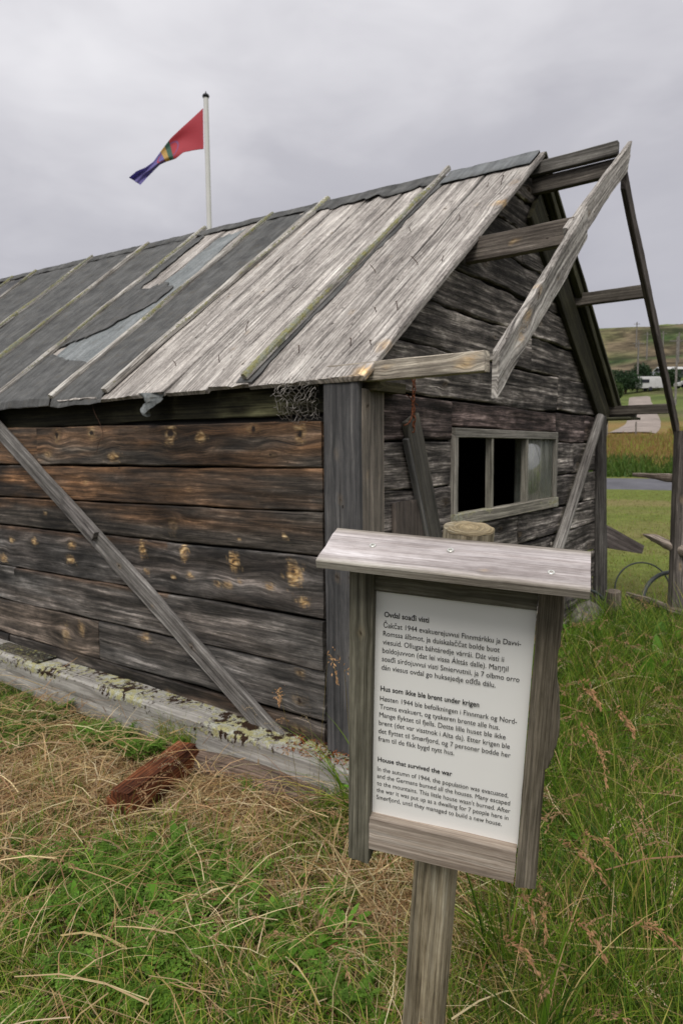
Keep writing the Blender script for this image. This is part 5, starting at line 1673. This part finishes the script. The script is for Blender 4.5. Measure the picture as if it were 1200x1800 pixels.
for x, y, s_, k, sz in [(.35, -.38, .16, 16, .22), (.75, -.30, .2, 14, .24), (.05, -.62, .15, 8, .2), (1.3, -.45, .3, 14, .28), (2.2, -.5, .5, 22, .3), (-1.0, .1, .18, 10, .09), (-1.35, -.1, .25, 14, .10), (-.75, 2.3, .3, 26, .12), (-1.0, -.55, .2, 16, .13), (-1.5, .3, .25, 24, .12), (-.42, 1.55, .12, 6, .08), (.2, -1.1, .3, 10, .16)]:
    for _ in range(int(k * (1.7 if x > 0 else .8))):
        xx, yy_ = x + r4.normal(0, s_), y + r4.normal(0, s_)
        if clear(xx, yy_) and outside_log(xx, yy_) and not (xx > -.32 and yy_ > -.1): wsp.append((xx, yy_, sz * r4.uniform(.7, 1.3) * (1.45 if x > 0 else 1)))
V2_, F2_, c2_ = weeds(wsp)
F = np.concatenate([F, F2_ + len(V)]); V = np.concatenate([V, V2_]); c_ = np.concatenate([c_, c2_])
o = stuff_mesh('leafy_ground_cover', V, np.zeros((0, 3), int), F, c_, M['blade'], 'stuff'); tag(o, 'low feathery bright green herbs among the grass', 'ground cover')

# 5. mown lawn beyond the house and grass by the far meadow
def far_grass(name, n, srange, trange, Hr, Wr, cols, p, label, cat, dens=None):
    s_ = RG.uniform(*srange, n); t_ = RG.uniform(*trange, n) * np.clip(s_ / srange[1], .3, 1)
    x, y = from_st(s_, t_)
    k = clear(x, y)
    if dens is not None: k &= RG.random(n) < dens(s_, t_)
    x, y, s_, t_ = x[k], y[k], s_[k], t_[k]
    P = np.stack([x, y, ground(x, y) - .02], -1)
    m_ = len(P)
    V, F, c_ = blades(P, RG.uniform(*Hr, m_), RG.uniform(0, 6.28, m_), RG.uniform(.1, .9, m_), RG.uniform(*Wr, m_), pick(m_, cols, p), seg=2)
    o = stuff_mesh(name, V, np.zeros((0, 3), int), F, c_, M['blade'], 'stuff'); tag(o, label, cat)
L1 = np.array([.125, .155, .030]); L2 = np.array([.165, .165, .045]); L3 = np.array([.24, .19, .085])
far_grass('lawn_grass', 60000, (6.5, 29.5), (-9, 9), (.03, .09), (.006, .014), [L1, L2, L3, G2], [.38, .28, .12, .22], 'short bright mown grass between the house and the road', 'grass')
O1 = np.array([.25, .165, .065]); O2 = np.array([.20, .15, .045]); O3 = np.array([.30, .20, .09])
far_grass('meadow_grass', 80000, (41, 68), (-36, 36), (.25, .65), (.02, .05), [O1, O2, O3, G2], [.40, .25, .17, .18], 'orange brown unmown meadow grass beyond the road', 'grass', dens=lambda s, t: (np.abs(t - 2.0) > 2.6) | (s < 62))
far_grass('verge_plants', 52000, (36.6, 43), (-30, 30), (.25, .85), (.05, .12), [np.array([.06, .115, .02]), np.array([.09, .15, .03]), G3], [.45, .35, .20], 'lush green weeds on the bank beyond the road', 'plants', dens=lambda s, t: np.clip(.5 + fbm(t * .5, s * .4, 6) * 1.6, .05, 1))


# 6. flowering grass stalks
def stalk(base, head, thick=.0011, dense=24, size=.013, col=None, droop=1.0, seed=0):
    """stem from base to head, with a loose drooping panicle; returns V,F4,col"""
    r = np.random.default_rng(seed)
    base, head = np.asarray(base, float), np.asarray(head, float)
    t = np.linspace(0, 1, 14)[:, None]
    bow = unit(np.array([r.normal(), r.normal(), 0])) * .05 * np.linalg.norm(head - base)
    pts = base * (1 - t) + head * t + bow * np.sin(t * 3.14) * .8
    dv = unit(np.array([head[0] - base[0] + r.normal(0, .03), head[1] - base[1] + r.normal(0, .03), 0.0]))
    tl = .13 * r.uniform(.7, 1.2)
    tt_ = np.linspace(0, 1, 8)[1:, None]
    tail = head + dv * tl * tt_ * .9 + EZ * (tl * (.45 * tt_ - .8 * droop * tt_ ** 2))
    pts = np.concatenate([pts, tail])
    th = np.linspace(0, 2 * math.pi, 4)[:-1]
    tg = np.gradient(pts, axis=0); tg /= np.linalg.norm(tg, axis=1)[:, None]
    u_ = np.cross(tg, (.3, .2, .9)); u_ /= np.linalg.norm(u_, axis=1)[:, None]; v_ = np.cross(tg, u_)
    rad = np.linspace(1, .35, len(pts))[:, None, None] * thick
    P = pts[:, None] + rad * (np.cos(th)[None, :, None] * u_[:, None] + np.sin(th)[None, :, None] * v_[:, None])
    V, _, F = loft(P, caps=False)
    hc = np.array([.48, .29, .15]) if col is None else np.asarray(col)
    sc = np.array([.30, .24, .09]) * r.uniform(.7, 1.2)
    Vs, Fs, Cs = [V], [F], [np.tile(sc, (len(V), 1))]
    o_ = len(V)
    seglen = len(tail)
    for i in range(dense):
        k = r.uniform(0, 1); idx = 13 + k * (seglen - .01); i0 = int(idx); fr = idx - i0
        p = pts[i0] * (1 - fr) + pts[min(i0 + 1, len(pts) - 1)] * fr
        br = (1 - k) * .030 + .004
        p = p + unit(r.normal(0, 1, 3) + tg[i0] * 1.6 - EZ * .7) * br * r.random()
        d = unit(tg[i0] * 1.5 + r.normal(0, .45, 3) - EZ * .3); w = unit(np.cross(d, r.normal(0, 1, 3)))
        L = size * r.uniform(.6, 1.2); W_ = L * .16; n_ = np.cross(d, w)
        for ww in (w, n_):
            Vs.append(np.array([p, p + d * L * .45 + ww * W_, p + d * L, p + d * L * .45 - ww * W_])); Fs.append(np.arange(4)[None] + o_); o_ += 4
            Cs.append(np.tile(hc * r.uniform(.7, 1.35), (4, 1)))
    return np.concatenate(Vs), np.concatenate(Fs), np.concatenate(Cs)


heads = [((-1.348, -.694, .958), (-.88, -.30), 'dry seed stalk bent toward the diagonal brace, its head in front of the side wall', .9),
         ((-1.39, -.90, 1.10), (-1.20, -.72), 'thin upright seed stalk just beside the left rail of the sign', .8),
         ((-1.471, -1.01, 1.105), (-1.30, -.80), 'seed stalk half hidden behind the left rail of the sign', .8),
         ((-.56, -1.28, .85), (-.40, -1.05), 'tallest drooping seed stalk beside the right rail of the sign', 1.3),
         ((-.40, -1.34, .745), (-.20, -1.15), 'drooping seed stalk hanging over dark green grass, right of the tallest', 1.3),
         ((-.66, -1.31, .76), (-.55, -1.1), 'short brown seed stalk close to the chipped edge of the sign', 1.1),
         ((-.54, -1.34, .64), (-.42, -1.25), 'low seed stalk under the drooping pair beside the sign', 1.1),
         ((-.883, -1.389, .545), (-.95, -1.2), 'stiff dry stalk with a kinked stem below the sign corner', 1.0),
         ((-1.02, -1.37, .575), (-1.05, -1.22), 'seed stalk brushing the lower right corner of the sign', 1.1),
         ((-1.243, -1.40, .595), (-1.15, -1.3), 'seed stalk leaning just under the bottom rail of the sign', 1.0),
         ((-1.019, -1.56, .43), (-1.1, -1.45), 'low brown panicle at the foot of the sign, farthest from the post', 1.2),
         ((-1.367, -1.387, .675), (-1.25, -1.3), 'panicle close beside the round post below the sheet', 1.0),
         ((-1.11, -1.434, .45), (-1.05, -1.3), 'brown panicle in deep grass between the post and the tall stalks', 1.2),
         ((-1.392, -1.373, .545), (-1.35, -1.2), 'low panicle near the round post', 1.0),
         ((-1.712, -1.356, .58), (-1.5, -1.15), 'nearest seed stalk, in front of the lower part of the round post', 1.0)]
for i, (h, b, lb, sc) in enumerate(heads):
    V, F, c_ = stalk((b[0], b[1], float(ground(b[0], b[1]))), h, dense=int(48 * sc), seed=i, size=.014 * sc, droop=1.0 if i != 0 else .5)
    o = stuff_mesh('seed_stalk', V, np.zeros((0, 3), int), F, c_, M['blade']); tag(o, lb, 'grass stalk', 'tall seed stalks by the sign')
Vs, Fs, Cs, o_ = [], [], [], 0
rr4 = np.random.default_rng(99)
for i in range(480):
    if i < 380:
        x, y = rr4.uniform(-.9, 2.2), rr4.uniform(-2.4, -.35)
    else:
        x, y = rr4.uniform(-1.8, -.4), rr4.uniform(-1.5, .6)
    p = np.array([[x, y, 0]])
    if not clear(x, y) or not in_view(p, .1)[0] or math.hypot(x - CAM[0], y - CAM[1]) < 1.3: continue
    h = rr4.uniform(.30, .72) if i < 380 else rr4.uniform(.2, .45)
    fine_ = rr4.random() < .5
    V, F, c_ = stalk((x, y, gz_at(x, y)), (x + rr4.normal(0, .12), y + rr4.normal(0, .12), gz_at(x, y) + h), thick=.0008, dense=30 if not fine_ else 44, size=.014 if not fine_ else .007,
                     col=(.42, .27, .15) if not fine_ else (.50, .40, .27), seed=1000 + i, droop=.8)
    Vs.append(V); Fs.append(F + o_); Cs.append(c_); o_ += len(V)
o = stuff_mesh('flowering_grass', np.concatenate(Vs), np.zeros((0, 3), int), np.concatenate(Fs), np.concatenate(Cs), M['blade'], 'stuff'); tag(o, 'brown flowering grass heads scattered through the tall grass', 'grass')
# rust coloured needles and crumbs gathered where the corner board meets the timber
rs = np.random.default_rng(12)
n = 260
x = rs.uniform(-.21, -.04, n); y = rs.uniform(-.10, .34, n)
P = np.stack([x, y, .100 + .012 * rs.random(n)], -1)
V, F, c_ = blades(P, rs.uniform(.01, .04, n), rs.uniform(0, 6.28, n), rs.uniform(.8, 1.4, n), rs.uniform(.004, .010, n), np.tile(np.array([.34, .11, .035]), (n, 1)) * rs.uniform(.5, 1.2, (n, 1)), seg=2)
o = stuff_mesh('wood_crumbs', V, np.zeros((0, 3), int), F, c_, M['blade'], 'stuff'); tag(o, 'rust coloured rotten wood crumbs at the foot of the corner board', 'wood crumbs')
# litter tuft on the timber
P = np.stack([rs.uniform(-.26, -.20, 300), rs.uniform(.95, 1.25, 300), rs.uniform(-.1, -.04, 300)], -1)
V, F, c_ = blades(P, rs.uniform(.10, .22, 300), rs.uniform(0, 6.28, 300), rs.uniform(.1, .7, 300), rs.uniform(.002, .004, 300), pick(300, [G2, YG, G1], [.4, .3, .3]))
o = stuff_mesh('grass_tuft', V, np.zeros((0, 3), int), F, c_, M['blade'], 'stuff'); tag(o, 'green tuft of grass growing against the lichen covered timber', 'grass')
